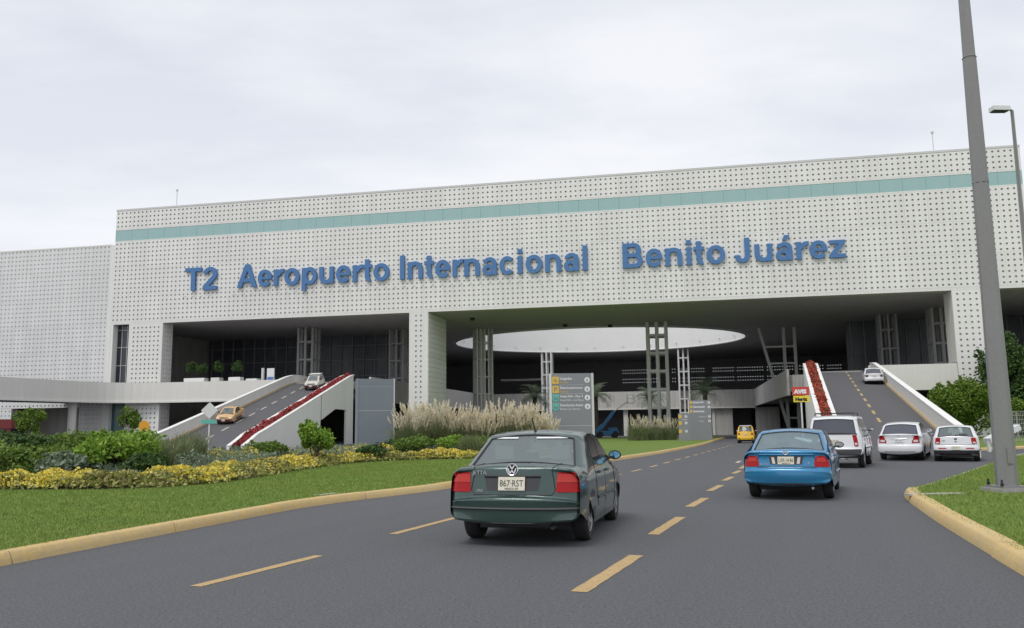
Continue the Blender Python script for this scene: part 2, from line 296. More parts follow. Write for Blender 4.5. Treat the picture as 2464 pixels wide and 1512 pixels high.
def smooth_line(pts, n=4):
    P = [Vector((*p, 0)) for p in pts]; out = []
    for i in range(len(P) - 1):
        a = P[max(i - 1, 0)]; b = P[i]; c = P[i + 1]; d = P[min(i + 2, len(P) - 1)]
        for k in range(n):
            t = k / n; out.append(0.5 * ((2 * b) + (c - a) * t + (2 * a - 5 * b + 4 * c - d) * t * t + (3 * b - a - 3 * c + d) * t ** 3))
    out.append(P[-1]); return [(p.x, p.y) for p in out]
def resample(pts, step):
    P = [np.array(p, float) for p in pts]; out = [P[0]]; acc = 0; i = 0; cur = P[0]
    while i < len(P) - 1:
        d = np.linalg.norm(P[i + 1] - cur)
        if acc + d >= step:
            cur = cur + (P[i + 1] - cur) * ((step - acc) / d); out.append(cur); acc = 0
        else: acc += d; i += 1; cur = P[i]
    if np.linalg.norm(out[-1] - P[-1]) > step * 0.3: out.append(P[-1])
    return out
def kerb(name, pts, matn, side=1, sec=3.0, w=0.22, h=0.15):
    """kerb stones along a line; the grass lies on the `side` (+1 = left of travel)"""
    P = resample(pts, 0.5); n = len(P)
    nor = []
    for i in range(n):
        t = P[min(i + 1, n - 1)] - P[max(i - 1, 0)]; t /= np.linalg.norm(t); nor.append(np.array([-t[1], t[0]]) * side)
    root = structure(obj(name, None)); prof = [(0, -0.01), (0.015, 0.06), (0.05, h - 0.02), (0.075, h), (w, h), (w, -0.01)]
    k = max(2, int(sec / 0.5)); i = 0
    while i < n - 1:
        j = min(i + k, n - 1); mb = MB(); vs = []; dz = random.uniform(-0.008, 0.008); dd = random.uniform(-0.012, 0.012)
        for q in range(i, j + 1):
            base = P[q].copy()
            if q == j and j < n - 1: base = base - (P[q] - P[q - 1]) * 0.03
            vs += [(base[0] + nor[q][0] * (a + dd), base[1] + nor[q][1] * (a + dd), z + (dz if z > 0 else 0)) for a, z in prof]
        m_ = len(prof); fs = [(a * m_ + b, a * m_ + b + 1, (a + 1) * m_ + b + 1, (a + 1) * m_ + b) for a in range(j - i) for b in range(m_ - 1)]
        fs += [tuple(range(m_)), tuple((j - i) * m_ + b for b in range(m_))]
        mb.add(vs, fs); mb.build('kerb_stone', M[matn], root, smooth=50); i = j
    return root
def island(name, pts, z=0.135, matn='grass'):
    bm = bmesh.new(); vs = [bm.verts.new((x, y, z)) for x, y in pts]; fc = bm.faces.new(vs); bmesh.ops.triangulate(bm, faces=[fc])
    bmesh.ops.recalc_face_normals(bm, faces=bm.faces)
    me = bpy.data.meshes.new(name); bm.to_mesh(me); bm.free(); me.materials.append(M[matn]); o = structure(obj(name, me))
    if me.polygons[0].normal.z < 0: me.flip_normals()
    return o
edgeA = smooth_line([(-7.6, -2), (-6.9, 3), (-6.1, 7.5), (-5.72, 9.7), (-5.26, 11.66), (-4.86, 13.32), (-4.2, 16.0), (-3.45, 17.9), (-1.52, 21.6), (1.3, 29.2), (4.5, 37.9), (8.75, 49.1), (15.0, 67.9), (21.5, 90), (26.3, 106), (27.6, 111), (27.2, 114.5), (24.5, 117), (20, 118.5)])
left_poly = [(p[0], p[1]) for p in edgeA] + [(0, 124), (-11, 112), (-12.5, 62), (-16, 54), (-45, 50), (-75, 46), (-75, -2)]
def inset(pts, d, side):
    P = [np.array(p) for p in pts]; o = []
    for i in range(len(P)):
        t = P[min(i + 1, len(P) - 1)] - P[max(i - 1, 0)]; t = t / np.linalg.norm(t); o.append(tuple(P[i] + np.array([-t[1], t[0]]) * d * side))
    return o
island('lawn', inset(edgeA, 0.2, 1) + left_poly[len(edgeA):])
kerb('kerb', edgeA, 'kerb_paint', 1)
kerb('kerb', smooth_line([(20, 118.5), (8, 122), (0, 124), (-9, 120)]), 'kerb_grey', 1)
near = smooth_line([(2.6, 1.0), (4.4, 6.8), (6.02, 12.0), (6.95, 14.8), (7.85, 17.3), (8.25, 18.1), (8.9, 18.9)], 6)
far = smooth_line([(8.9, 18.9), (11.8, 22.9), (17.5, 31.0), (22, 37.2), (27, 42.4), (36, 49.5), (60, 66)], 5)
kerb('kerb', near[:31], 'kerb_paint', -1, w=0.26); kerb('kerb', near[30:] + far[1:], 'kerb_grey', -1, w=0.16, h=0.13)
island('lawn', inset(near + far[1:], 0.16, -1) + [(90, 60), (90, 0), (4, -8)], 0.125)
edgeC = smooth_line([(25.3, 46.3), (26.2, 46.9), (31, 50.3), (45, 60), (70, 76)], 4)
kerb('kerb', edgeC, 'kerb_paint', 1); island('lawn', inset(edgeC, 0.2, 1) + [(110, 84), (60, 96), (44, 94.5), (39.6, 90), (26.4, 52)], 0.13)
# planting bed soil
bed_front = [(-60, 21.4), (-20, 21.1), (-14, 20.9), (-10.5, 20.4), (-9.0, 20.6), (-8.2, 21.3), (-7.7, 22.9), (-7.45, 25.5), (-7.3, 28.4), (-7.0, 32), (-6.4, 35.2), (-4.6, 37.6), (-2.0, 38.3), (0.3, 39.5)]
bedl = smooth_line(bed_front, 4)
island('planting_bed', bedl + [(1.8, 43), (2.2, 48), (0.5, 53), (-10, 55), (-17, 52.5), (-45, 48.5), (-60, 46)], 0.15, 'soil')

# lane markings: worn, slightly uneven dashes
def dash(a, b, w=0.13, matn='paint_yellow', z=0.004, parent=None):
    a = Vector((a[0], a[1])); b = Vector((b[0], b[1])); d = (b - a).normalized(); nn = Vector((-d.y, d.x)); n = 10; vs = []
    for i in range(n + 1):
        p = a.lerp(b, i / n); wl = w / 2 * (1 + random.uniform(-0.1, 0.08)); wr = w / 2 * (1 + random.uniform(-0.1, 0.08))
        vs += [(p.x - nn.x * wl, p.y - nn.y * wl, z), (p.x + nn.x * wr, p.y + nn.y * wr, z)]
    mb = MB().add(vs, [(2 * i, 2 * i + 1, 2 * i + 3, 2 * i + 2) for i in range(n)])
    return mb.build('lane_marking', M[matn], parent or road_o)
A = [(-3.04, 8.29), (-2.3, 10.2), (-1.72, 12.2), (-1.02, 14.31)]
dash(A[0], A[1]); dash((-1.72, 12.2), (-0.95, 14.4)); dash((-4.6, 4.2), (-3.8, 6.3))
def interp(pts, y):
    for (x0, y0), (x1, y1) in zip(pts, pts[1:]):
        if y0 <= y <= y1: return x0 + (x1 - x0) * (y - y0) / (y1 - y0)
la = [(-1.0, 14.4), (1.1, 20.5), (3.4, 27.1), (5.2, 32.1), (7.2, 38.0), (11.5, 50.5), (17.8, 69)]
lb = [(-1.2, 3.0), (0.57, 7.8), (1.39, 9.94), (2.7, 14.03), (3.93, 17.68), (5.18, 21.48), (6.35, 24.94), (7.49, 28.38), (8.75, 32.25), (11.0, 39), (15, 51)]
y = 16.2
while y < 66:
    if not 17 < y < 26: pass
    dash((interp(la, y), y), (interp(la, y + 1.5), y + 1.5)); y += 3.1
for a, b in [((-0.55, 4.1), (0.15, 6.1)), ((0.57, 7.8), (1.39, 9.94)), ((1.89, 11.81), (2.7, 14.03)), ((3.22, 15.81), (3.93, 17.68)), ((4.45, 19.6), (5.18, 21.48)), ((5.7, 23.27), (6.35, 24.94)), ((6.84, 26.68), (7.49, 28.38)), ((7.88, 29.77), (8.75, 32.25))]:
    dash(a, b, 0.165)
dash((18.0, 47.8), (24.8, 45.6), 0.1, 'paint_white'); dash((17.6, 71.5), (27, 69.5), 0.25, 'paint_white')
dash((9.0, 34.5), (9.6, 36.3), 0.16, 'paint_white')
# drain grate and slab in the grass
mb = MB(); mb.box(-0.55, 0.55, -0.12, 0.12, 0.12, 0.15); structure(mb.build('drain_slab', M['kerb_grey'], None, (8.0, 16.35, 0.0), R(4)))
mb = MB(); mb.box(-0.3, 0.3, -0.1, 0.1, 0.12, 0.152); structure(mb.build('drain_slab', M['kerb_grey'], None, (-3.9, 18.0, 0), R(60)))

# ------------------------------------------------------------------ terminal building (local frame: s along the facade, t into the building)
ANG = R(-11.796); ORG = (-53.02, 110.5, 0)
def wl(s, t, z=0): return (ORG[0] + s * math.cos(ANG) - t * math.sin(ANG), ORG[1] + s * math.sin(ANG) + t * math.cos(ANG), z)
bld = thing('airport_terminal', 'long white terminal building of perforated concrete with a teal band under its roofline', 'building', ORG, ANG)
def plate_mesh(w, h, nc, nr, name='panel', matn='panel', pitch=0.6, d=0.245, depth=0.22, gap=0.006, wall=2):
    """a precast plate in the XZ plane (front at y=0), bored with nc x nr round holes"""
    mb = MB(); mxg = (w - nc * pitch) / 2; mzg = (h - nr * pitch) / 2
    X = [mxg + i * pitch for i in range(nc + 1)]; Z = [mzg + i * pitch for i in range(nr + 1)]
    x0, x1, z0, z1 = gap, w - gap, gap, h - gap
    X[0] = max(X[0], x0); X[-1] = min(X[-1], x1); Z[0] = max(Z[0], z0); Z[-1] = min(Z[-1], z1)
    xe = ([x0] if X[0] > x0 + 1e-4 else []) + X + ([x1] if X[-1] < x1 - 1e-4 else [])
    ze = ([z0] if Z[0] > z0 + 1e-4 else []) + Z + ([z1] if Z[-1] < z1 - 1e-4 else [])
    r = d / 2; n = 8
    for i in range(len(xe) - 1):
        for j in range(len(ze) - 1):
            a, b, c, e = xe[i], xe[i + 1], ze[j], ze[j + 1]
            ci = i - (len(xe) > nc + 1 and xe[1] == X[0]) * 1; cj = j - (1 if ze[0] < Z[0] - 1e-4 else 0)
            ci = i - (1 if xe[0] < X[0] - 1e-4 else 0)
            if 0 <= ci < nc and 0 <= cj < nr:
                cx_ = mxg + (ci + .5) * pitch; cz_ = mzg + (cj + .5) * pitch
                sq = [(b, (c + e) / 2), (b, e), ((a + b) / 2, e), (a, e), (a, (c + e) / 2), (a, c), ((a + b) / 2, c), (b, c)]
                v = [(p[0], 0, p[1]) for p in sq]
                v += [(cx_ + r * math.cos(2 * math.pi * k / n), 0, cz_ + r * math.sin(2 * math.pi * k / n)) for k in range(n)]
                v += [(cx_ + r * math.cos(2 * math.pi * k / n), depth, cz_ + r * math.sin(2 * math.pi * k / n)) for k in range(n)]
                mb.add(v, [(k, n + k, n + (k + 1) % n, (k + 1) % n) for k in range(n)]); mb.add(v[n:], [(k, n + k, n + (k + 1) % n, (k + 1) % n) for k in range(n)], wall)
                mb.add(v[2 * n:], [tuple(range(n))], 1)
            else:
                mb.add([(a, 0, c), (b, 0, c), (b, 0, e), (a, 0, e)], [(0, 1, 2, 3)])
    D_ = 0.12
    mb.add([(x0, 0, z0), (x1, 0, z0), (x1, 0, z1), (x0, 0, z1), (x0, D_, z0), (x1, D_, z0), (x1, D_, z1), (x0, D_, z1)], [(0, 4, 5, 1), (1, 5, 6, 2), (2, 6, 7, 3), (3, 7, 4, 0)])
    me = mb.mesh(name, [M[matn], M['hole_back'], M['hole_wall_shade']]); return me
def place_plate(me, s, t, z, rz=0, name='panel', parent=None): return obj(name, me, parent or bld, (s, t, z), rz)
LEN = 110.4
pa = plate_mesh(2.4, 3.6, 4, 6); pb = plate_mesh(2.4, 2.45, 4, 4)
for i in range(46):
    for j in range(3): place_plate(pa, i * 2.4, 0, 16.02 + j * 3.6)
    place_plate(pb, i * 2.4, 0, 28.62)
# shell of the beam, fascias, coping, teal band
mb = MB(); mb.box(0.02, LEN - 0.02, 0.10, 1.6, 15.72, 31.1); mb.build('wall', M['joint'], bld)
mb = MB(); mb.box(-0.05, LEN + 0.05, -0.03, 1.7, 31.08, 31.32); mb.build('coping', M['steel'], bld)
mb = MB(); mb.box(0, LEN, 0.0, 0.099, 15.70, 16.015); mb.build('lower_fascia', M['panel'], bld)
mb = MB(); mb.box(0, LEN, 0.0, 0.099, 26.825, 26.96); mb.box(0, LEN, 0.0, 0.099, 28.44, 28.615); mb.build('band_sill', M['panel'], bld)
mb = MB()
mb.box(0, 2.38, 0, 0.06, 0, 1.47); tealm = mb.mesh('band_panel', M['teal'])
for i in range(46): obj('band_panel', tealm, bld, (i * 2.4 + 0.01, 0.03, 26.965))
mb = MB()
mb.box(-0.02, 0.0, 0.0, 30, 15.7, 31.1); mb.box(LEN, LEN + 0.02, 0.0, 30, 15.7, 31.1); mb.build('end_wall', M['panel'], bld)
# flush joint strip between wing and main block
mb = MB(); mb.box(-0.62, -0.02, 0.0, 0.5, 0, 26.5); mb.build('corner_pier', M['panel'], bld)
# wing
wing = thing('terminal_wing', 'greyer lower wing of perforated panels left of the main facade', 'building', ORG, ANG)
pw = plate_mesh(2.4, 3.6, 4, 6, matn='wing_panel', wall=0)
for i in range(17):
    for j in range(6): place_plate(pw, -0.64 - (i + 1) * 2.4, 0.03, 4.92 + j * 3.6, parent=wing)
mb = MB(); mb.box(-42, -0.64, 0.13, 12, 5.6, 26.4); mb.build('wall', M['joint'], wing)
mb = MB(); mb.box(-42, -0.64, 0.0, 0.5, 26.42, 26.58); mb.build('coping', M['concrete'], wing)
pl1 = plate_mesh(3.0, 4.9, 5, 8, matn='wing_panel', wall=0); place_plate(pl1, -4.1, 0.03, 0.0, parent=wing); 
mb = MB(); mb.box(-4.1, -1.0, 0.14, 1.2, 0, 4.9); mb.box(-1.1, -0.62, 0.03, 1.2, 0, 4.9); mb.build('pier', M['concrete'], wing)
pl2 = plate_mesh(6.0, 4.9, 10, 8, matn='wing_panel', wall=0)
for k in range(3): place_plate(pl2, -20.5 - k * 6.0, 0.03, 0, parent=wing)
mb = MB(); mb.box(-33, -14.5, 0.14, 1.2, 0, 4.9); mb.build('pier', M['concrete'], wing)
mb = MB(); mb.box(-42, -0.64, 5.0, 5.3, 0, 5.4); mb.build('recess_wall', M['concrete_grey'], wing)

# piers of the main front
p_l = plate_mesh(4.76, 10.7, 7, 17); p_l2 = plate_mesh(4.76, 5.0, 7, 8)
place_plate(p_l, 2.9, 0.0, 5.02); place_plate(p_l2, 2.9, 0.0, 0.0)
p_c = plate_mesh(2.4, 15.7, 2, 25, pitch=0.62); place_plate(p_c, 41.33, 0.0, 0.0)
p_r = plate_mesh(3.5, 15.7, 5, 25, pitch=0.62); place_plate(p_r, 102.5, 0.0, 0.0)
rv = plate_mesh(2.2, 10.7, 3, 17); place_plate(rv, 7.68, 0.02, 5.02, R(90)); rv2 = plate_mesh(2.2, 5.0, 3, 8); place_plate(rv2, 7.68, 0.02, 0.0, R(90))
mb = MB(); mb.box(2.92, 7.64, 0.13, 2.2, 0, 15.69); mb.build('pier', M['panel'], bld)
mb = MB(); mb.box(41.35, 43.72, 0.13, 7.7, 0, 15.69); mb.build('pier', M['panel'], bld)
mb = MB(); mb.box(102.52, 106.0, 0.13, 3.0, 0, 15.69); mb.build('pier', M['panel'], bld)
# boards cast into the flank of the middle pier: stacked courses with recessed joints
cm_ = MB(); cm_.box(0, 0.06, 0, 7.55, 0.03, 0.57); cme = cm_.mesh('course', M['panel'])
for k in range(26): obj('course', cme, bld, (43.72, 0.12, 0.05 + k * 0.6))
mb = MB(); mb.box(102.46, 102.51, 0.0, 3.0, 8.0, 15.69); mb.build('reveal', M['concrete'], bld)
# slit window between corner and left pier
mb = MB(); mb.box(0.0, 0.36, 0.0, 1.2, 0, 15.69); mb.box(2.72, 2.89, 0.0, 1.2, 0, 15.69); mb.build('reveal', M['panel'], bld)
mb = MB(); mb.box(0.37, 2.71, 0.9, 0.95, 5.6, 15.69); w1 = mb.build('window', M['window_dark'], bld)
mb = MB()
for x in (0.4, 1.15, 1.95, 2.66): mb.box(x - .03, x + .03, 0.8, 0.89, 5.6, 15.69)
for z in (7.9, 10.3, 12.7, 15.0): mb.box(0.4, 2.68, 0.82, 0.88, z, z + .06)
mb.build('window_frame', M['steel'], w1)
mb = MB(); mb.box(0.37, 2.71, 0.6, 0.65, 0.0, 5.4); mb.build('window', M['teal_dark'], bld, )
# right end beyond the pier
p_e = plate_mesh(0.6, 1.0, 0, 0)
# upper shells: roof, ceiling with oculus, drum, side and rear walls
OC, OA, OB = (60.0, 40.6), 23.6, 19.6
def oc_pt(a, z, k=1.0): return (OC[0] + OA * k * math.cos(a), OC[1] + OB * k * math.sin(a), z)
def rect_pt(a, s0, s1, t0, t1):
    dx, dy = OA * math.cos(a), OB * math.sin(a); k = 1e9
    if dx > 1e-9: k = min(k, (s1 - OC[0]) / dx)
    if dx < -1e-9: k = min(k, (s0 - OC[0]) / dx)
    if dy > 1e-9: k = min(k, (t1 - OC[1]) / dy)
    if dy < -1e-9: k = min(k, (t0 - OC[1]) / dy)
    return (OC[0] + dx * k, OC[1] + dy * k)
S0, S1, T0, T1 = 0.1, 125.0, 1.6, 86.0
def holed(z, name, matn, flip):
    angs = sorted(set([2 * math.pi * k / 96 for k in range(96)] + [math.atan2((y_ - OC[1]) / OB, (x_ - OC[0]) / OA) % (2 * math.pi) for x_ in (S0, S1) for y_ in (T0, T1)]))
    mb = MB(); n = len(angs); vs = [oc_pt(a, z) for a in angs] + [(*rect_pt(a, S0, S1, T0, T1), z) for a in angs]
    mb.add(vs, [(k, (k + 1) % n, n + (k + 1) % n, n + k) for k in range(n)]); o = mb.build(name, M[matn], bld); return o
holed(15.72, 'ceiling', 'soffit', 0); holed(20.6, 'roof', 'concrete_grey', 1)
mb = MB(); n = 96
vs = [oc_pt(2 * math.pi * k / n, 15.70) for k in range(n)] + [oc_pt(2 * math.pi * k / n, 20.9) for k in range(n)] + [oc_pt(2 * math.pi * k / n, 20.9, 1.015) for k in range(n)] + [oc_pt(2 * math.pi * k / n, 15.70, 1.015) for k in range(n)]
mb.add(vs, [(r * n + k, r * n + (k + 1) % n, ((r + 1) % 4) * n + (k + 1) % n, ((r + 1) % 4) * n + k) for r in range(4) for k in range(n)])
mb.build('skylight_drum', M['drum_white'], bld, smooth=40)
mb = MB(); mb.tube([oc_pt(2 * math.pi * k / n, 15.62, 0.999) for k in range(n + 1)], 0.13, 6, caps=False); mb.build('skylight_rim', M['steel'], bld)
lm = MB(); lm.box(-.09, .09, -.07, .07, -.1, .1); lme = lm.mesh('rim_light', M['steel'])
for k in range(28):
    a = 2 * math.pi * (k + .5) / 28; q = oc_pt(a, 16.5, 0.992); obj('rim_light', lme, bld, q, a)
mb = MB(); mb.box(0.1, 0.4, 2.3, T1, 0, 20.5); mb.build('side_wall', M['concrete_grey'], bld)
mb = MB(); mb.box(124.7, 125.0, 2, T1, 0, 20.5); mb.build('side_wall', M['concrete_grey'], bld)
mb = MB(); mb.box(0.1, 125.0, 1.55, 1.9, 15.73, 20.5); mb.build('inner_beam', M['soffit'], bld)
# rear wall: bored through with rows of small openings that let the sky show
mb = MB(); zr = sorted([15.7] + [z for c in (11.1, 11.8, 13.1, 13.75) for z in (c - 0.13, c + 0.13)])
holes = []; x = 60.6; k = 0
while x < 105.2:
    if (k % 12) < 11 and not (68.5 < x < 71 or 78.0 < x < 79.4): holes.append(x)
    x += 0.5; k += 1
rows = [11.1, 11.8, 13.1, 13.75]; zs = [4.0]
for c in rows: zs += [c - 0.05, c + 0.05]
zs.append(15.72); xe = [S0]
for h_ in holes: xe += [h_ - 0.055, h_ + 0.055]
xe.append(S1)
for j in range(len(zs) - 1):
    if j % 2 == 0: mb.add([(xe[0], T1, zs[j]), (xe[-1], T1, zs[j]), (xe[-1], T1, zs[j + 1]), (xe[0], T1, zs[j + 1])], [(0, 1, 2, 3)])
    else:
        for i in range(len(xe) - 1):
            if i % 2 == 0: mb.add([(xe[i], T1, zs[j]), (xe[i + 1], T1, zs[j]), (xe[i + 1], T1, zs[j + 1]), (xe[i], T1, zs[j + 1])], [(0, 1, 2, 3)])
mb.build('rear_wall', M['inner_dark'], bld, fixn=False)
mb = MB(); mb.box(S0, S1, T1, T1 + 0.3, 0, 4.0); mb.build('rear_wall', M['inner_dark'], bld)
# upper decks: left wing, right wing, rear bridge
def deck(name, s0, s1, t0, t1, z0=5.4, z1=7.2): 
    mb = MB(); mb.box(s0, s1, t0, t1, z0, z1); return mb.build(name, M['concrete_grey'], bld)
deck('upper_deck', 7.7, 36.0, 0.45, 60); deck('upper_deck', 86.0, 124.6, 3.05, 60); deck('upper_deck', 0.5, 124.6, 60.05, 85.9)
mb = MB(); mb.box(36.05, 85.95, 59.4, 60.0, 4.9, 8.05); mb.build('parapet', M['bridge_concrete'], bld)
mb = MB(); mb.box(36.05, 85.95, 59.3, 59.39, 4.75, 4.95); mb.build('ledge', M['concrete'], bld)
mb = MB(); mb.box(36.02, 36.3, 0.5, 59.3, 5.0, 8.0); mb.build('parapet', M['bridge_concrete'], bld)
mb = MB(); mb.box(85.7, 85.98, 6, 59.3, 5.0, 8.0); mb.build('parapet', M['bridge_concrete'], bld)
for i, x in enumerate((40.5, 48.0, 55.3, 62.4, 70.2, 78.3)):
    mb = MB(); mb.box(0, 0.8 if i < 5 else 0.5, 0, 0.6, 0, 4.88); mb.build('pier', M['concrete'], bld, (x, 60.0, 0))
mb = MB(); mb.box(78.85, 81.9, 60.2, 60.6, 0, 4.88); mb.build('screen_wall', M['bridge_concrete'], bld)
mb = MB(); mb.box(85.9, 90.0, 60.2, 60.6, 0, 4.88); mb.build('screen_wall', M['bridge_concrete'], bld)
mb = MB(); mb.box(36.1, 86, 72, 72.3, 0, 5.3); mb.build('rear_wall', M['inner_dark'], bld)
# front parapets at the facade plane
mb = MB(); mb.box(93.6, 102.45, 0.0, 0.35, 5.1, 7.85); mb.build('parapet', M['concrete'], bld)
mb = MB(); mb.box(93.6, 102.45, 0.4, 3.0, 5.15, 7.2); mb.build('upper_deck', M['concrete_grey'], bld)
# light slab seen under the rear ceiling (walkway canopy)
mb = MB(); mb.box(38, 52, 66, 70, 10.9, 11.25); mb.build('walkway_canopy', M['concrete'], bld)
# inner curtain wall of the left hall
mb = MB(); mb.box(1.0, 36.0, 22.0, 22.1, 7.2, 15.7); cw = mb.build('curtain_wall', M['hall_glass'], bld)
mb = MB()
for i in range(20): mb.box(1.5 + i * 1.8, 1.62 + i * 1.8, 21.8, 21.98, 7.2, 15.7)
for z in (9.6, 12.0, 14.2): mb.box(1.0, 36, 21.85, 21.95, z, z + 0.1)
mb.build('mullion', M['inner_dark'], cw)
mb = MB(); mb.box(96, 124, 26.0, 26.1, 7.2, 15.7); cw = mb.build('curtain_wall', M['hall_glass'], bld)
mb = MB()
for i in range(14): mb.box(96.5 + i * 1.8, 96.62 + i * 1.8, 25.8, 25.98, 7.2, 15.7)
mb.build('mullion', M['inner_dark'], cw)
# lattice columns
def lattice(s, t, w=2.7, z0=0.0, z1=15.7, bays=2, step=2.45, rz=0, matn='steel', bar=0.3, solid=False):
    c = MB(); xs_ = [-w / 2 + bar / 2 + k * (w - bar) / bays for k in range(bays + 1)]
    for x in xs_:
        for y_ in (-w / 2 + bar / 2, w / 2 - bar / 2): c.box(x - bar / 2, x + bar / 2, y_ - bar / 2, y_ + bar / 2, z0, z1)
    for x in (xs_[0], xs_[-1]):
        for k in range(1, bays): y_ = xs_[k]; c.box(x - bar / 2, x + bar / 2, y_ - bar / 2, y_ + bar / 2, z0, z1)
    o = c.build('lattice_column', M[matn], bld, (s, t, 0), rz)
    z = z0 + step * .6; q = MB()
    for y_ in (-w / 2 + bar / 2, w / 2 - bar / 2): q.box(-w / 2 + bar * .9, w / 2 - bar * .9, y_ - bar * .4, y_ + bar * .4, 0, bar * .8)
    for x in (xs_[0], xs_[-1]): q.box(x - bar * .4, x + bar * .4, -w / 2 + bar * .3, w / 2 - bar * .3, .003, bar * .8 - .003)
    qm = q.mesh('rung', M[matn])
    while z < z1 - .3: obj('rung', qm, o, (0, 0, z)); z += step
    if solid: q = MB(); q.box(-w * .28, w * .02, -w * .2, w * .3, z0, z1); q.build('core', M[matn], o)
    return o
lattice(45.6, 20.2, 2.4, bays=4, rz=R(28), bar=0.2, solid=True); lattice(70.4, 19.5, 2.9, bays=2, bar=0.42)
lattice(48.6, 62 - 3.6, 2.0, bays=2, matn='steel_light', bar=0.28); lattice(73.6, 58.2, 2.0, bays=2, matn='steel_light', bar=0.28)
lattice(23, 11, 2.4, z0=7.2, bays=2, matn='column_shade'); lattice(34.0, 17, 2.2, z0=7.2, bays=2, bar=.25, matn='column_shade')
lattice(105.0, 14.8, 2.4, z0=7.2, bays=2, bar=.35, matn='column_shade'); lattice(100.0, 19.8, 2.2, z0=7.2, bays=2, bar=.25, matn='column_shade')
mb = MB()     # stair-like frame of twin posts, one raking strut and rungs
mb.box(88.0, 88.4, 30.0, 30.4, 0, 15.7); mb.box(89.5, 89.9, 30.0, 30.4, 0, 15.7); mb.beam((84.73, 30.2, 15.7), (88.47, 30.2, 0), 0.36)
fr = mb.build('raking_frame', M['steel'], bld)
for i, z in enumerate((12.9, 10.46, 7.85, 5.2, 2.6)):
    mb = MB(); x = 84.73 + (15.7 - z) * .238; mb.beam((x, 30.2, z), (89.7, 30.2, z), 0.26); mb.build('rung', M['steel'], fr)
mb = MB(); mb.lathe([(0.0, 0), (.32, 0), (.32, .5), (.0, .5)], 'Z', 12)
# pods under the soffit
for s_, t_ in ((47.5, 7.0), (58.0, 17.5), (64, 19.8)):
    mb = MB(); mb.lathe([(0.02, -.35), (.28, -.3), (.34, 0), (.34, .05)], 'Z', 12); mb.build('ceiling_lamp', M['black'], bld, (s_, t_, 15.68))
# masts on the roof
for s_ in (8.3, 102.1):
    mb = MB(); mb.tube([(0, 0, 0), (0, 0, 2.3)], 0.045, 6); mb.box(-.12, .12, -.12, .12, 2.3, 2.5)
    tag(mb.build('roof_mast', M['steel'], None, wl(s_, 0.9, 31.3)), 'thin mast on the roof edge near the %s end of the terminal' % ('left' if s_ < 50 else 'right'), 'mast', 'masts on the terminal roof')

# lettering
sign = thing('facade_lettering', 'large blue letters reading T2 Aeropuerto Internacional Benito Juárez on the white perforated facade', 'sign', ORG, ANG)
X_ = .725
def G_bar(x0, y0, x1, y1): return [[(x0, y0), (x1, y0), (x1, y1), (x0, y1)]]
def G_ring(cx_, cy_, rx, ry, a0, a1, tx=.2, ty=.162):
    n = max(4, int(abs(a1 - a0) / 12)); o = []
    P = [math.radians(a0 + (a1 - a0) * k / n) for k in range(n + 1)]
    return [[(cx_ + rx * math.cos(a), cy_ + ry * math.sin(a)) for a in P] + [(cx_ + (rx - tx) * math.cos(a), cy_ + (ry - ty) * math.sin(a)) for a in reversed(P)]] if abs(a1 - a0) < 359 else G_ring(cx_, cy_, rx, ry, a0, a0 + 180, tx, ty) + G_ring(cx_, cy_, rx, ry, a0 + 180, a1 - .01, tx, ty)
GL = {
 'T': (.853, G_bar(.03, .83, .82, 1) + G_bar(.325, 0, .53, .83)),
 '2': (.777, G_ring(.385, .69, .33, .31, 172, -38) + [[(.645, .499), (.487, .60), (.05, .16), (.33, .16)]] + G_bar(.05, 0, .72, .161)),
 'A': (1.008, [[(0, 0), (.225, 0), (.61, 1), (.39, 1)], [(.775, 0), (1.0, 0), (.61, 1), (.504, .72)], [(.26, .22), (.74, .22), (.68, .38), (.32, .38)]]),
 'e': (.777, G_ring(.39, .3625, .345, .372, 2, 322) + G_bar(.17, .30, .732, .41)),
 'r': (.543, G_bar(.07, 0, .27, .71) + G_ring(.50, .36, .34, .365, 75, 165)),
 'o': (.853, G_ring(.43, .3625, .375, .375, 0, 360)),
 'p': (.853, G_bar(.07, -.27, .27, .71) + G_ring(.46, .3625, .35, .375, 0, 360)),
 'u': (.853, G_bar(.57, 0, .77, .71) + G_bar(.07, .28, .27, .71) + G_ring(.42, .285, .35, .298, 180, 360)),
 'n': (.853, G_bar(.07, 0, .27, .71) + G_bar(.57, 0, .77, .44) + G_ring(.42, .438, .35, .29, 0, 180)),
 't': (.465, G_bar(.11, .2, .31, .93) + G_bar(0, .57, .44, .71) + G_ring(.345, .2, .235, .21, 180, 285)),
 'I': (.388, G_bar(.09, 0, .30, 1)), 'l': (.388, G_bar(.09, 0, .29, 1)), 'i': (.388, G_bar(.09, 0, .29, .71) + G_bar(.09, .83, .29, 1)),
 'a': (.777, G_ring(.335, .215, .29, .228, 0, 360, .19, .14) + G_bar(.51, 0, .70, .48) + G_ring(.385, .47, .315, .26, 0, 165, .19, .15)),
 'c': (.777, G_ring(.40, .3625, .355, .375, 42, 318)),
 'B': (1.008, G_bar(.09, 0, .30, 1) + G_bar(.30, .835, .6, 1) + G_bar(.30, .43, .62, .588) + G_bar(.30, 0, .62, .165) + G_ring(.6, .713, .27, .287, -90, 90) + G_ring(.62, .294, .31, .294, -90, 90)),
 'J': (.777, G_bar(.45, .30, .66, 1) + G_ring(.355, .302, .305, .318, 180, 360)),
 'z': (.698, G_bar(.05, .555, .63, .71) + G_bar(.03, 0, .65, .155) + [[(.03, .15), (.27, .15), (.63, .56), (.39, .56)]])}
GL['á'] = (.777, GL['a'][1] + [[(.33, .80), (.46, .80), (.62, 1.02), (.40, 1.02)]])
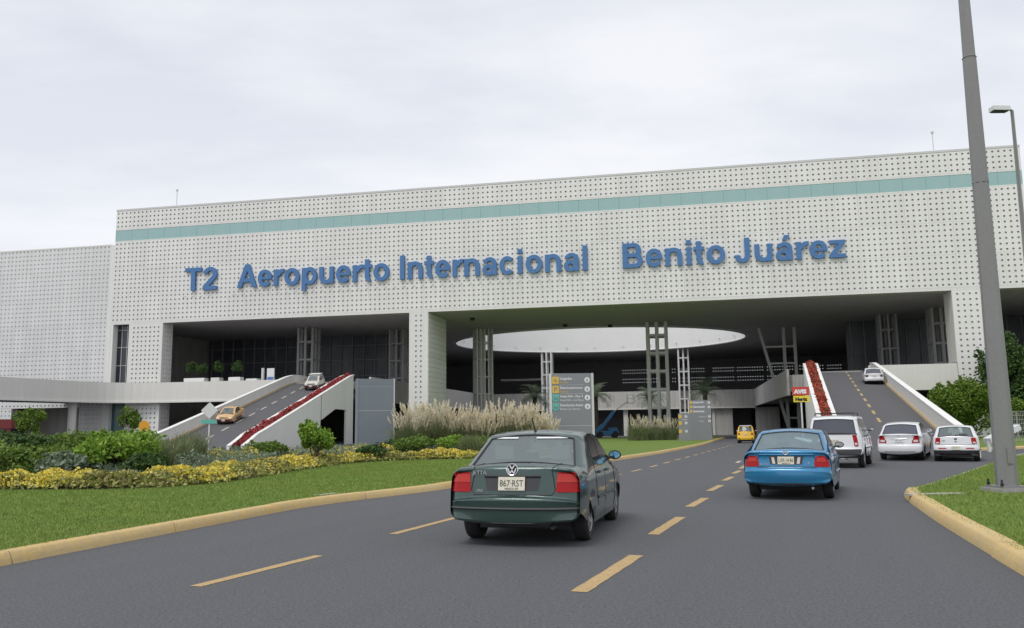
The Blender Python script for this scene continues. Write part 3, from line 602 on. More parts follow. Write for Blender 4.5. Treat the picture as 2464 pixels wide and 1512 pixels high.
def word(txt, s0, s1, zb, cap):
    tot = sum(GL[ch][0] for ch in txt); k = (s1 - s0) / (tot - .12); x = s0 - .05 * k
    for ch in txt:
        mb = MB()
        for q, pl_ in enumerate(GL[ch][1]):
            d0 = -.34 - .003 * q; d1 = -.06 + .003 * q; n = len(pl_)
            mb.add([(a * k, d0, b * cap) for a, b in pl_] + [(a * k, d1, b * cap) for a, b in pl_], [tuple(range(n)), tuple(range(n, 2 * n))[::-1]] + [(i, n + i, n + (i + 1) % n, (i + 1) % n) for i in range(n)])
        me = mb.mesh('letter', M['letter']); bm = bmesh.new(); bm.from_mesh(me); bmesh.ops.triangulate(bm, faces=[f_ for f_ in bm.faces if len(f_.verts) > 4]); bmesh.ops.recalc_face_normals(bm, faces=bm.faces); bm.to_mesh(me); bm.free()
        obj('letter', me, sign, (x, 0, zb)); x += GL[ch][0] * k
word('T2', 10.85, 15.35, 19.72, 3.0); word('Aeropuerto', 18.4, 38.75, 19.8, 2.98); word('Internacional', 40.1, 63.4, 19.82, 2.98)
word('Benito', 67.35, 79.0, 19.85, 2.9); word('Juárez', 80.1, 91.95, 19.85, 2.8)
lm = MB(); lm.beam((0, 0, 0), (0, -0.6, -0.2), 0.04); lm.box(-.06, .06, -.74, -.56, -.34, -.16); lme = lm.mesh('spotlight', M['steel'])
for a, b in ((10.9, 15.4), (18.0, 63.6), (67.4, 92)):
    x = a
    while x < b: obj('spotlight', lme, sign, (x, 0, 19.05)); x += 1.2

# overpass road at the left, in front of the wing
def strip_mesh(top, z0, z1, th, name, matn, parent=None, side=1):
    mb = MB(); P = [np.array(p) for p in top]; n = len(P); vs = []
    for i in range(n):
        t = P[min(i + 1, n - 1)] - P[max(i - 1, 0)]; t = t / np.linalg.norm(t); nn = np.array([-t[1], t[0]]) * side * th
        za = z0[i] if isinstance(z0, list) else z0; zb = z1[i] if isinstance(z1, list) else z1
        a, b = P[i], P[i] + nn; vs += [(a[0], a[1], za), (a[0], a[1], zb), (b[0], b[1], zb), (b[0], b[1], za)]
    fs = [(i * 4 + k, i * 4 + (k + 1) % 4, (i + 1) * 4 + (k + 1) % 4, (i + 1) * 4 + k) for i in range(n - 1) for k in range(4)] + [(0, 1, 2, 3), tuple((n - 1) * 4 + k for k in range(4))]
    mb.add(vs, fs); return mb.build(name, M[matn], parent)
ov = smooth_line([(-26.0, 104.6), (-36, 106.6), (-45, 108.3), (-50.5, 107.4), (-54, 102.5), (-57.2, 94), (-62, 80), (-68, 62)], 5)
op = thing('overpass', 'pale concrete overpass curving away in front of the left wing', 'bridge', (0, 0, 0))
strip_mesh(ov, 5.45, 7.9, 0.3, 'parapet', 'concrete', op, -1)
strip_mesh(inset(ov, 0.32, -1), 5.5, 7.15, 9.0, 'deck', 'ramp_asphalt', op, -1)
strip_mesh(inset(ov, 0.12, 1), 5.30, 5.5, 0.5, 'ledge', 'concrete', op, -1)
for x, y_ in ((-54.8, 105.4), (-61.5, 100), (-66, 84)):
    mb = MB(); mb.lathe([(0.5, 0), (0.5, 5.48)], 'Z', 20); mb.build('column', M['concrete'], op, (x, y_, 0), smooth=40)

# ------------------------------------------------------------------ ramps
def ease(y, y0, y1, z1, k=4.0):
    """road height: flat, straight grade, flat, with short vertical curves"""
    u = (y - y0) / (y1 - y0); e = k / (y1 - y0)
    if u < -e: return 0.0
    if u < e: return z1 * (u + e) ** 2 / (4 * e)
    if u < 1 - e: return z1 * u
    if u < 1 + e: return z1 * (1 - (1 + e - u) ** 2 / (4 * e))
    return z1
class Ramp:
    def __init__(s, fl, fr, y0, y1, yend, z1): s.fl, s.fr, s.y0, s.y1, s.yend, s.z1 = fl, fr, y0, y1, yend, z1
    def z(s, y): return ease(y, s.y0, s.y1, s.z1)
    def ys(s, a=None, b=None): return np.arange(a if a is not None else s.y0 - 5, (b if b is not None else s.yend) + .01, 1.0)
RL = Ramp(lambda y: -26.0 + 0.009 * (y - 62), lambda y: -19.72, 60, 99, 106, 7.2)
RR = Ramp(lambda y: 18.85 + 0.3426 * (y - 50), lambda y: 24.4 + 0.3475 * (y - 50), 38, 90, 96, 7.2)
def ramp_road(rp, name):
    mb = MB(); ys_ = rp.ys(rp.y0 - 3.9); vs = []
    for y_ in ys_: z = max(rp.z(y_), 0) + 0.006; vs += [(rp.fl(y_), y_, z), (rp.fr(y_), y_, z), (rp.fr(y_), y_, z - 0.35), (rp.fl(y_), y_, z - 0.35)]
    n = len(ys_); mb.add(vs, [(i * 4 + k, i * 4 + (k + 1) % 4, (i + 1) * 4 + (k + 1) % 4, (i + 1) * 4 + k) for i in range(n - 1) for k in range(4)])
    return structure(mb.build(name, M['ramp_asphalt']))
rl = ramp_road(RL, 'ramp_road'); rr = ramp_road(RR, 'ramp_road')
def ramp_wall(rp, fx, th, h, y0, y1, label, low=None, matn='concrete', side=1, cap=0.0):
    ys_ = rp.ys(y0, y1); vs = []; mb = MB()
    for y_ in ys_:
        z = rp.z(y_); lo = 0 if low is None else low(y_); x = fx(y_)
        hh = h * min(1, max(0.25, (y_ - y0) / 3)) if y0 < rp.y0 + 2 else h
        vs += [(x, y_, lo), (x, y_, z + hh), (x + th * side, y_, z + hh), (x + th * side, y_, lo)]
    n = len(ys_); mb.add(vs, [(i * 4 + k, i * 4 + (k + 1) % 4, (i + 1) * 4 + (k + 1) % 4, (i + 1) * 4 + k) for i in range(n - 1) for k in range(4)] + [(0, 1, 2, 3), tuple((n - 1) * 4 + k for k in range(4))])
    o = tag(mb.build('ramp_wall', M[matn]), label, 'wall'); vs = []; mb = MB()
    for y_ in ys_:
        z = rp.z(y_); x = fx(y_); hh = h * min(1, max(0.25, (y_ - y0) / 3)) if y0 < rp.y0 + 2 else h
        vs += [(x - .04 * side, y_, z + hh), (x - .04 * side, y_, z + hh + .06), (x + (th + .04) * side, y_, z + hh + .06), (x + (th + .04) * side, y_, z + hh)]
    mb.add(vs, [(i * 4 + k, i * 4 + (k + 1) % 4, (i + 1) * 4 + (k + 1) % 4, (i + 1) * 4 + k) for i in range(n - 1) for k in range(4)]); mb.build('cap', M['panel'], o); return o
ramp_wall(RL, RL.fl, 0.3, 0.95, 58, 105, 'pale parapet wall on the far left side of the left ramp', side=-1)
ramp_wall(RR, RR.fr, 0.35, 0.95, 37, 92, 'pale parapet wall along the right edge of the right ramp', side=1)
# yellow kerbs at the foot of the parapets
def ramp_kerb(rp, fx, side, y0, y1):
    ys_ = rp.ys(y0, y1); vs = []; mb = MB()
    for y_ in ys_:
        z = rp.z(y_); x = fx(y_); vs += [(x, y_, z), (x, y_, z + 0.12), (x + .13 * side, y_, z + 0.12), (x + .16 * side, y_, z)]
    n = len(ys_); mb.add(vs, [(i * 4 + k, i * 4 + (k + 1) % 4, (i + 1) * 4 + (k + 1) % 4, (i + 1) * 4 + k) for i in range(n - 1) for k in range(4)])
    structure(mb.build('ramp_kerb', M['kerb_tan']))
ramp_kerb(RL, RL.fl, 1, 59, 100); ramp_kerb(RR, RR.fr, -1, 39, 91)
# planters: two rims and a bed between them, the outer face down to the ground (left one pierced by an underpass)
def flowers(mesh_name, pos_fn, n, matn, size=(0.05, 0.13)):
    V = np.zeros((n * 4, 3)); 
    for i in range(n):
        c = np.array(pos_fn()); a = RNG.normal(size=3); a /= np.linalg.norm(a); b = np.cross(a, RNG.normal(size=3)); b /= np.linalg.norm(b); s_ = RNG.uniform(*size)
        V[i * 4:i * 4 + 4] = [c - a * s_ - b * s_ * .6, c + a * s_ - b * s_ * .6, c + a * s_ * .8 + b * s_ * .6, c - a * s_ * .8 + b * s_ * .6]
    me = bpy.data.meshes.new(mesh_name); me.from_pydata(V.tolist(), [], [(4 * i, 4 * i + 1, 4 * i + 2, 4 * i + 3) for i in range(n)]); me.materials.append(M[matn]); return me
def planter(rp, fo, fi, y0, y1, label, matn, opening=None, h=0.95):
    root = thing('planter', label, 'planter', (0, 0, 0))
    def wall(fx, th, side, nm, lowfn, ya, yb, hh=h):
        ys_ = rp.ys(ya, yb); vs = []; mb = MB()
        for y_ in ys_:
            x = fx(y_); z = rp.z(y_) + hh * min(1, 0.45 + (y_ - y0) / 6); vs += [(x, y_, lowfn(y_)), (x, y_, z), (x + th * side, y_, z), (x + th * side, y_, lowfn(y_))]
        n = len(ys_); mb.add(vs, [(i * 4 + k, i * 4 + (k + 1) % 4, (i + 1) * 4 + (k + 1) % 4, (i + 1) * 4 + k) for i in range(n - 1) for k in range(4)] + [(0, 1, 2, 3), tuple((n - 1) * 4 + k for k in range(4))])
        return mb.build(nm, M['panel'], root)
    sd = 1 if fi(80) > fo(80) else -1
    if opening:
        a, b = opening
        wall(fo, .2, sd, 'outer_wall', lambda y_: 0, y0, a); wall(fo, .2, sd, 'outer_wall', lambda y_: min(2.55 + (y_ - a) * 0.19, 3.75), a, b); wall(fo, .2, sd, 'outer_wall', lambda y_: 0, b, y1)
        mb = MB(); mb.box(fo(a) + sd * 5.2, fo(a) + sd * 5.4, a - 3, b + 3, 0, 3.6); mb.build('underpass_wall', M['concrete_grey'], root)
    else: wall(fo, .2, sd, 'outer_wall', lambda y_: 0, y0, y1)
    wall(fi, .2, -sd, 'inner_wall', lambda y_: max(rp.z(y_) - .3, 0), y0, y1)
    mb = MB(); ys_ = rp.ys(y0, y1); vs = []
    for y_ in ys_: z = rp.z(y_) + h * min(1, 0.45 + (y_ - y0) / 6) - 0.14; vs += [(fo(y_) + .2 * sd, y_, z), (fi(y_) - .2 * sd, y_, z)]
    mb.add(vs, [(2 * i, 2 * i + 1, 2 * i + 3, 2 * i + 2) for i in range(len(ys_) - 1)]); mb.build('soil', M['soil'], root)
    def pos():
        y_ = RNG.uniform(y0 + .6, y1 - .3); u = RNG.uniform(0.05, 0.95); x = fo(y_) + .2 * sd + (fi(y_) - fo(y_) - .4 * sd) * u
        lump = 0.5 + 0.5 * math.sin(y_ * 2.1 + 3 * math.sin(y_ * .7)); return (x, y_, rp.z(y_) + h * min(1, 0.45 + (y_ - y0) / 6) - .12 + RNG.uniform(0, 1) ** 1.3 * (0.20 + .28 * lump) * (1.2 - 1.6 * abs(u - .5)))
    fl = obj('flowers', flowers('flowers', pos, 15000, matn, (.03, .10)), root); fl['kind'] = 'stuff'
    # coping caps
    for fx, s2 in ((fo, sd), (fi, -sd)):
        vs = []; mb = MB()
        for y_ in ys_: z = rp.z(y_) + h * min(1, 0.45 + (y_ - y0) / 6); x = fx(y_); vs += [(x - .03 * s2, y_, z), (x - .03 * s2, y_, z + .05), (x + .24 * s2, y_, z + .05), (x + .24 * s2, y_, z)]
        n = len(ys_); mb.add(vs, [(i * 4 + k, i * 4 + (k + 1) % 4, (i + 1) * 4 + (k + 1) % 4, (i + 1) * 4 + k) for i in range(n - 1) for k in range(4)]); mb.build('rim', M['panel'], root)
planter(RL, lambda y: -18.5, lambda y: -19.70, 58.5, 98.5, 'long planter of crimson flowers along the right side of the left ramp', 'flower_mix', (82, 94))
planter(RR, lambda y: 17.77 + 0.3315 * (y - 50), lambda y: 18.83 + 0.3426 * (y - 50), 37.5, 90.5, 'long planter of red flowers along the left side of the right ramp', 'flower_red')
mb = MB(); mb.box(-26.0, -18.5, 99, 105.5, 6.3, 7.19); tag(mb.build('ramp_landing', M['concrete_grey']), kind='structure')
mb = MB(); mb.prism([(33.0, 90.3), (38.6, 88.9), (40.0, 93.2), (34.5, 94.4)], 6.2, 7.19); structure(mb.build('ramp_landing', M['concrete_grey']))
for i in range(11):
    y_ = 61.5 + i * 3.5; x = (RL.fl(y_) + RL.fr(y_)) / 2 - 0.1; x = -23.5
    n = 6; vs = []
    for k in range(n + 1): yy = y_ + 1.7 * k / n; vs += [(x - .08, yy, RL.z(yy) + .012), (x + .08, yy, RL.z(yy) + .012)]
    MB().add(vs, [(2 * k, 2 * k + 1, 2 * k + 3, 2 * k + 2) for k in range(n)]).build('lane_marking', M['paint_white'], rl)
for i in range(14):
    y_ = 38.5 + i * 3.7; vs = []; n = 6
    for k in range(n + 1):
        yy = y_ + 1.8 * k / n; x = 22.0 + .349 * (yy - 51.3); vs += [(x - .09, yy, RR.z(yy) + .012), (x + .09, yy, RR.z(yy) + .012)]
    MB().add(vs, [(2 * k, 2 * k + 1, 2 * k + 3, 2 * k + 2) for k in range(n)]).build('lane_marking', M['paint_yellow'], rr)

# ------------------------------------------------------------------ vehicles
def round_poly(pts, default_r=0.06, seg=4):
    """polyline with rounded corners. pts: (x, z[, r]); returns list of (x,z) and the index of each control point's middle"""
    out = []; idx = []
    for i, p in enumerate(pts):
        P = Vector(p[:2]); r = p[2] if len(p) > 2 else default_r
        if i in (0, len(pts) - 1) or r == 0: out.append(P); idx.append(len(out) - 1); continue
        a = Vector(pts[i - 1][:2]); b = Vector(pts[i + 1][:2]); da = a - P; db = b - P; k = min(r, da.length * .48, db.length * .48)
        pa_ = P + da.normalized() * k; pb_ = P + db.normalized() * k; st = len(out)
        for q in range(seg + 1):
            t = q / seg; out.append(pa_ * (1 - t) ** 2 + P * 2 * t * (1 - t) + pb_ * t * t)
        idx.append(st + seg // 2)
    return out, idx
class Car:
    """body grown from a side profile: the profile is swept across the width with rounded shoulders, the flanks are filled
       (with wheel arches) and everything is drawn in by the tumblehome function, so roof, pillars, deck and flanks are one skin"""
    def __init__(c, name, label, paint, prof, glass_seg, W, L_, wheels, wr=0.305, low=0.19, belt=0.93, roof=1.42, tum=0.74, glassm='glass', group=None, arch=0.05, fr=0.1, front=False):
        c.W = W / 2; c.L = L_; c.belt = belt; c.roof = roof; c.tum = tum; c.low = low
        c.root = thing(name, label, 'car', group=group)
        P, idx = round_poly(prof); c.P = P
        n = len(P); nor = []
        for i in range(n):
            t = (P[min(i + 1, n - 1)] - P[max(i - 1, 0)]).normalized(); nor.append(Vector((-t.y, t.x)))
        # smoothed normals, so that the rounding of the corners never folds at a concave step
        cum = [0.0]
        for i in range(1, n): cum.append(cum[-1] + (P[i] - P[i - 1]).length)
        sm = []
        for i in range(n):
            a_ = Vector((0, 0))
            for j in range(n): w_ = math.exp(-((cum[i] - cum[j]) / .06) ** 2) * (cum[min(j + 1, n - 1)] - cum[max(j - 1, 0)] + .001); a_ += nor[j] * w_
            sm.append(a_.normalized())
        nor = sm
        # outward normal: profile runs rear bottom -> up -> forward -> down front, so left normal points outwards
        ncol = 12; Wf = []
        bm = bmesh.new(); rows = []; lay = []
        for i in range(n):
            nx = abs(nor[i].x); r = fr + 0.07 * nx; crown = 0.036 + 0.05 * nx; flat = c.W - r; row = []
            cols = [(-1, k) for k in range(4, 0, -1)] + [(0, k) for k in range(ncol + 1)] + [(1, k) for k in range(1, 5)]
            for kind, k in cols:
                if kind == 0: y = -flat + 2 * flat * k / ncol; d = crown * (y / flat) ** 2
                else: a = math.pi / 2 * k / 4; y = kind * (flat + r * math.sin(a)); d = crown + r * (1 - math.cos(a))
                q = P[i] - nor[i] * d; row.append(bm.verts.new((q.x, y, q.y)))
            rows.append(row)
        nc = len(rows[0]); c.gl = []
        gsets = {}; mark = bm.faces.layers.int.new('g')
        for gname, (ia, ib, mcols) in glass_seg.items(): gsets[gname] = (idx[ia], idx[ib], mcols)
        gf = {g: [] for g in gsets}; trim = []
        for i in range(n - 1):
            for j in range(nc - 1):
                f_ = bm.faces.new((rows[i][j], rows[i][j + 1], rows[i + 1][j + 1], rows[i + 1][j]))
                for k_, (g_, (a, b, mc)) in enumerate(gsets.items()):
                    if a <= i < b and 4 + mc <= j < nc - 1 - 4 - mc: f_[mark] = k_ + 1
        # flanks
        for sgn, col in ((-1, 0), (1, nc - 1)):
            top = [rows[i][col] for i in range(n)]; bot = []
            x0, x1 = top[0].co.x, top[-1].co.x; y = sgn * c.W; xs_ = []
            za = top[0].co.z; zb = top[-1].co.z
            bot.append((x1, zb))
            for xw in sorted(wheels, reverse=True):
                R_ = wr + arch; zc = wr; h = max(low - zc, -R_ * .8); a0 = math.asin(h / R_)
                pts = [(xw + R_ * math.cos(a0 + (math.pi - 2 * a0) * k / 14), zc + R_ * math.sin(a0 + (math.pi - 2 * a0) * k / 14)) for k in range(15)]
                if xw == min(wheels): pts = [(a_, max(b_, prof[0][1] + .01)) if a_ < xw else (a_, b_) for a_, b_ in pts]
                bot += pts
            vs = [bm.verts.new((x, y, z)) for x, z in bot[1:]]
            loop = top + vs
            try:
                f_ = bm.faces.new(loop); bmesh.ops.triangulate(bm, faces=[f_])
            except Exception as e: print('flank', e)
        bmesh.ops.remove_doubles(bm, verts=bm.verts, dist=0.0005)
        for z in (0.3, 0.42, 0.55, 0.66, 0.78, belt - .06, belt, belt + .04, belt + .14, belt + .24, belt + .34, roof - .06):
            bmesh.ops.bisect_plane(bm, geom=bm.verts[:] + bm.edges[:] + bm.faces[:], plane_co=(0, 0, z), plane_no=(0, 0, 1))
        for x in np.arange(.35, L_ - .2, .45):
            bmesh.ops.bisect_plane(bm, geom=bm.verts[:] + bm.edges[:] + bm.faces[:], plane_co=(x, 0, 0), plane_no=(1, 0, 0))
        bmesh.ops.recalc_face_normals(bm, faces=bm.faces)
        for v in bm.verts: v.co.y *= c.B(v.co.x, v.co.z)
        me = bpy.data.meshes.new('body'); bm.to_mesh(me)
        c.bvh = BVHTree.FromBMesh(bm)
        def part(keep, nm, mt, off=0.0, smooth=32):
            b2 = bm.copy(); b2.faces.ensure_lookup_table(); lay2 = b2.faces.layers.int['g']
            kill = [f_ for f_ in b2.faces if f_[lay2] not in keep]; bmesh.ops.delete(b2, geom=kill, context='FACES')
            if off:
                b2.normal_update()
                for v in b2.verts: v.co -= v.normal * off
            mm = bpy.data.meshes.new(nm); b2.to_mesh(mm); b2.free(); mm.materials.append(mt); smooth_mesh(mm, smooth); return obj(nm, mm, c.root)
        c.body = part({0}, 'body', paint); 
        for k, g_ in enumerate(gf): 
            part({k + 1}, g_, M[glassm], 0.006)
            a, b, mc = gsets[g_]; border = MB(); w_ = 0.022
            ring = [rows[i][4 + mc] for i in range(a, b + 1)]
            # rubber seal round the glass
            cols_l = [c.at_row(i, 4 + mc, ncol, fr, nor) for i in range(a, b + 1)]; cols_r = [c.at_row(i, nc - 1 - 4 - mc, ncol, fr, nor) for i in range(a, b + 1)]
            topr = [c.at_row(b, j, ncol, fr, nor) for j in range(4 + mc, nc - 4 - mc)]; botr = [c.at_row(a, j, ncol, fr, nor) for j in range(4 + mc, nc - 4 - mc)]
            for ln in (cols_l, cols_r, topr, botr):
                border.tube(ln, 0.014, 5)
            border.build('window_seal', M['black'], c.root)
        bm.free()
        # underbody and wheel wells
        u = MB(); u.box(.75, L_ - .5, -c.W + .24, c.W - .24, low - .03, .50)
        u.box(wheels[0] + .45, wheels[1] - .45, -c.W + .06, c.W - .06, low, .45); u.box(.2, wheels[0] - .42, -c.W + .16, c.W - .16, .34, .46)
        u.build('underbody', M['black'], c.root)
        if not hasattr(Car, 'wheelmesh'): Car.wheelmesh = {}
        for xw in wheels:
            for sgn in (-1, 1): c.wheel(xw, sgn, wr)
    def at_row(c, i, j, ncol, fr, nor):
        P = c.P[i]; nx = abs(nor[i].x); r = fr + 0.07 * nx; crown = 0.036 + 0.05 * nx; flat = c.W - r
        k = j - 4; y = -flat + 2 * flat * k / ncol; d = crown * (y / flat) ** 2; q = P - nor[i] * d
        return (q.x, y * c.B(q.x, q.y), q.y)
    def B(c, x, z):
        if z < c.belt:
            b = 1 - 0.05 * max(0, (0.5 - z) / 0.3) ** 2 * 1.0 - 0.055 * max(0, (z - 0.68) / (c.belt - 0.68)) ** 2
        else:
            u = (z - c.belt) / (c.roof - c.belt); b = 0.945 - 0.02 * min(1, u * 6) - (0.925 - c.tum) * u
        e = 0.0
        if x < 0.8: e = 0.055 * ((0.8 - x) / 0.8) ** 2
        if x > c.L - 1.0: e = 0.10 * ((x - c.L + 1.0) / 1.0) ** 2
        return b - e
    def wheel(c, xw, sgn, wr):
        key = (round(wr, 3), getattr(c, 'rimstyle', 'spoke'))
        if key not in Car.wheelmesh:
            w = 0.2; t = MB(); rr_ = wr * .64
            t.lathe([(rr_, -.08), (wr * .9, -w / 2), (wr * .97, -w / 2 + .015), (wr, -w / 2 + .04), (wr, w / 2 - .04), (wr * .97, w / 2 - .015), (wr * .9, w / 2), (rr_, .08)], 'Y', 32)
            tm = t.mesh('tyre', M['rubber'], 40)
            q = MB(); q.lathe([(rr_, -.09), (rr_ * .93, -.085), (rr_ * .9, -.03), (rr_ * .9, .06)], 'Y', 28); q.lathe([(0, -.055), (.045, -.055), (.055, -.03)], 'Y', 14)
            for k in range(7):
                a = 2 * math.pi * k / 7; q.beam((math.cos(a) * .04, -.045, math.sin(a) * .04), (math.cos(a) * rr_ * .94, -.07, math.sin(a) * rr_ * .94), .062, .03, w2=.045)
            rm = q.mesh('rim', M['alloy'], 40); d = MB(); d.lathe([(0, .0), (rr_ * .92, .0)], 'Y', 24); dm = d.mesh('brake_disc', M['black'])
            Car.wheelmesh[key] = (tm, rm, dm)
        tm, rm, dm = Car.wheelmesh[key]
        wh = obj('wheel', tm, c.root, (xw, sgn * (c.W * .965 - .105), wr)); wh.rotation_euler = (0, RNG.uniform(0, 3), 0 if sgn < 0 else math.pi)
        obj('rim', rm, wh); obj('brake_disc', dm, wh)
    # points of the skin
    def side(c, x, z, sgn, off=0.004): return (x, sgn * (c.W * c.B(x, z) + off), z)
    def side_patch(c, pts, name, mt, sgn, off=0.006, th=0.0):
        bm = bmesh.new(); vs = [bm.verts.new((x, 0, z)) for x, z in pts]; f_ = bm.faces.new(vs); bmesh.ops.triangulate(bm, faces=[f_])
        zs_ = [p[1] for p in pts]
        for z in np.arange(min(zs_) + .05, max(zs_), .07): bmesh.ops.bisect_plane(bm, geom=bm.verts[:] + bm.edges[:] + bm.faces[:], plane_co=(0, 0, z), plane_no=(0, 0, 1))
        for v in bm.verts: v.co.y = sgn * (c.W * c.B(v.co.x, v.co.z) + off)
        bmesh.ops.recalc_face_normals(bm, faces=bm.faces)
        me = bpy.data.meshes.new(name); bm.to_mesh(me); bm.free(); me.materials.append(mt)
        if (me.polygons[0].normal.y > 0) != (sgn > 0): me.flip_normals()
        return obj(name, me, c.root)
    def side_line(c, pts, name, mt, sgn, w=0.012, off=0.003, parent=None):
        mb = MB(); Q = []
        for (a, b) in zip(pts, pts[1:]):
            for k in range(6): t = k / 6; Q.append((a[0] + (b[0] - a[0]) * t, a[1] + (b[1] - a[1]) * t))
        Q.append(pts[-1]); mb.tube([c.side(x, z, sgn, off) for x, z in Q], w / 2, 4); return mb.build(name, mt, parent or c.root)
    def cast(c, y, z, fwd=1, off=0.004):
        """point of the rear (fwd=1) or front (-1) skin at height z and offset y"""
        o = Vector((-1, y, z)) if fwd == 1 else Vector((c.L + 1, y, z)); h, nn, _, _ = c.bvh.ray_cast(o, Vector((fwd, 0, 0)))
        if h is None: return None, None
        if nn.x * fwd > 0: nn = -nn
        return h + nn * off, nn
    def corner(c, a, z, sgn, off=0.006):
        """a<0 across the rear face measured inwards from the corner, a>0 forwards along the flank"""
        o = Vector((.55, sgn * (c.W * c.B(.3, z) - .5), z)); tgt = Vector((0, sgn * (c.W * c.B(.1, z) + a), z)) if a < 0 else Vector((a, sgn * c.W * c.B(.3, z), z))
        h, nn, _, _ = c.bvh.ray_cast(o, (tgt - o).normalized())
        if h is None: return Vector(tgt)
        d = (tgt - o).normalized(); return h + (nn if nn.dot(d) > 0 else -nn) * off
    def lamp(c, outline, name, mt, sgn, off=0.008, parent=None, nz=8, na=10):
        """outline: list of (z, a_in, a_out) rows"""
        rows = []
        for k in range(len(outline) - 1):
            (z0, i0, o0), (z1, i1, o1) = outline[k], outline[k + 1]
            for q in range(3 if k < len(outline) - 2 else 4):
                t = q / 3; rows.append((z0 + (z1 - z0) * t, i0 + (i1 - i0) * t, o0 + (o1 - o0) * t))
        vs = []
        for z, i_, o_ in rows:
            for k in range(na + 1): vs.append(c.corner(i_ + (o_ - i_) * k / na, z, sgn, off * (1 if 0 < k < na else .3)))
        mb = MB(); n = len(rows); mb.add(vs, [(r * (na + 1) + k, r * (na + 1) + k + 1, (r + 1) * (na + 1) + k + 1, (r + 1) * (na + 1) + k) for r in range(n - 1) for k in range(na)])
        return mb.build(name, mt, parent or c.root, smooth=50)
    def rear_patch(c, pts, name, mt, off=0.006, fwd=1, parent=None, step=0.06):
        bm = bmesh.new(); vs = [bm.verts.new((0, y, z)) for y, z in pts]; f_ = bm.faces.new(vs); bmesh.ops.triangulate(bm, faces=[f_])
        zs_ = [p[1] for p in pts]; ys_ = [p[0] for p in pts]
        for z in np.arange(min(zs_) + step * .6, max(zs_), step): bmesh.ops.bisect_plane(bm, geom=bm.verts[:] + bm.edges[:] + bm.faces[:], plane_co=(0, 0, z), plane_no=(0, 0, 1))
        for y in np.arange(min(ys_) + step, max(ys_), step * 1.5): bmesh.ops.bisect_plane(bm, geom=bm.verts[:] + bm.edges[:] + bm.faces[:], plane_co=(0, y, 0), plane_no=(0, 1, 0))
        for v in bm.verts:
            h, nn = c.cast(v.co.y, v.co.z, fwd, off)
            if h: v.co = h
        bmesh.ops.recalc_face_normals(bm, faces=bm.faces); me = bpy.data.meshes.new(name); bm.to_mesh(me); bm.free(); me.materials.append(mt)
        if me.polygons[0].normal.x * fwd > 0: me.flip_normals()
        return obj(name, me, parent or c.root)
    def rear_line(c, pts, name, mt, w=0.012, off=0.002, fwd=1, parent=None):
        mb = MB(); Q = []
        for (a, b) in zip(pts, pts[1:]):
            for k in range(6): t = k / 6; Q.append((a[0] + (b[0] - a[0]) * t, a[1] + (b[1] - a[1]) * t))
        Q.append(pts[-1]); L_ = [c.cast(y, z, fwd, off)[0] for y, z in Q]; L_ = [q for q in L_ if q is not None]
        if len(L_) > 1: mb.tube(L_, w / 2, 4); return mb.build(name, mt, parent or c.root)
    def plate(c, y, z, w, h, text, ink='plate_ink', fwd=1, pm='plate', off=0.02, small=None):
        p, nn = c.cast(y, z, fwd, off)
        mb = MB(); mb.box(-.006, .006, -w / 2, w / 2, -h / 2, h / 2); o = mb.build('licence_plate', M[pm], c.root, p)
        tilt = math.atan2(nn.z, abs(nn.x)) * (1 if fwd == 1 else -1); o.rotation_euler = (0, tilt, 0)
        if text:
            def put(s, size, dz, mt, wd):
                me = text_mesh(s, size, 0.0, 0.001, 'CENTER', M[mt]); lo, hi = bounds(me)
                me.transform(Matrix.Diagonal((wd / (hi[0] - lo[0]), 1, 1, 1)))
                # XY text -> plane facing -x (rear) : text x -> -y
                if fwd == 1: me.transform(Matrix(((0, 0, -1, -.0085), (-1, 0, 0, 0), (0, 1, 0, dz), (0, 0, 0, 1))))
                else: me.transform(Matrix(((0, 0, 1, .0085), (1, 0, 0, 0), (0, 1, 0, dz), (0, 0, 0, 1))))
                obj('plate_text', me, o)
            put(text, h * .68, -h * .2, ink, w * .88)
            if small: put(small, h * .2, -h * .44, ink, w * .5)
        return o
    def badge_text(c, s, y, z, size, mt='alloy'):
        p, nn = c.cast(y, z, 1, 0.014); me = text_mesh(s, size, 0.0, 0.002, 'CENTER', M[mt]); me.transform(Matrix(((0, 0, -1, 0), (-1, 0, 0, 0), (0, 1, 0, 0), (0, 0, 0, 1))))
        o = obj('badge', me, c.root, p); o.rotation_euler = (0, math.atan2(nn.z, abs(nn.x)), 0)
    def mirrors(c, x, z, mt, glassn='mirror', out=.12):
        for sgn in (-1, 1):
            y0 = sgn * (c.W * c.B(x, z)); bm = bmesh.new(); bmesh.ops.create_uvsphere(bm, u_segments=14, v_segments=10, radius=1)
            for v in bm.verts:
                v.co.x *= .07; v.co.y *= .10; v.co.z *= .07
                if v.co.x < -.01: v.co.x = -.01
            me = bpy.data.meshes.new('wing_mirror'); bm.to_mesh(me); bm.free(); me.materials.append(mt); smooth_mesh(me, 40)
            o = obj('wing_mirror', me, c.root, (x, y0 + sgn * out, z + .02)); 
            mb = MB(); mb.lathe([(0, 0), (.92, 0)], 'Y', 18); me2 = mb.mesh('mirror_glass', M[glassn]); me2.transform(Matrix(((0, 1, 0, -.014), (.086, 0, 0, 0), (0, 0, .057, 0), (0, 0, 0, 1)))); obj('mirror_glass', me2, o)
            mb = MB(); mb.beam((0, -sgn * .13, -.05), (0, 0, -.03), .05, .04); mb.build('mirror_arm', mt, o)
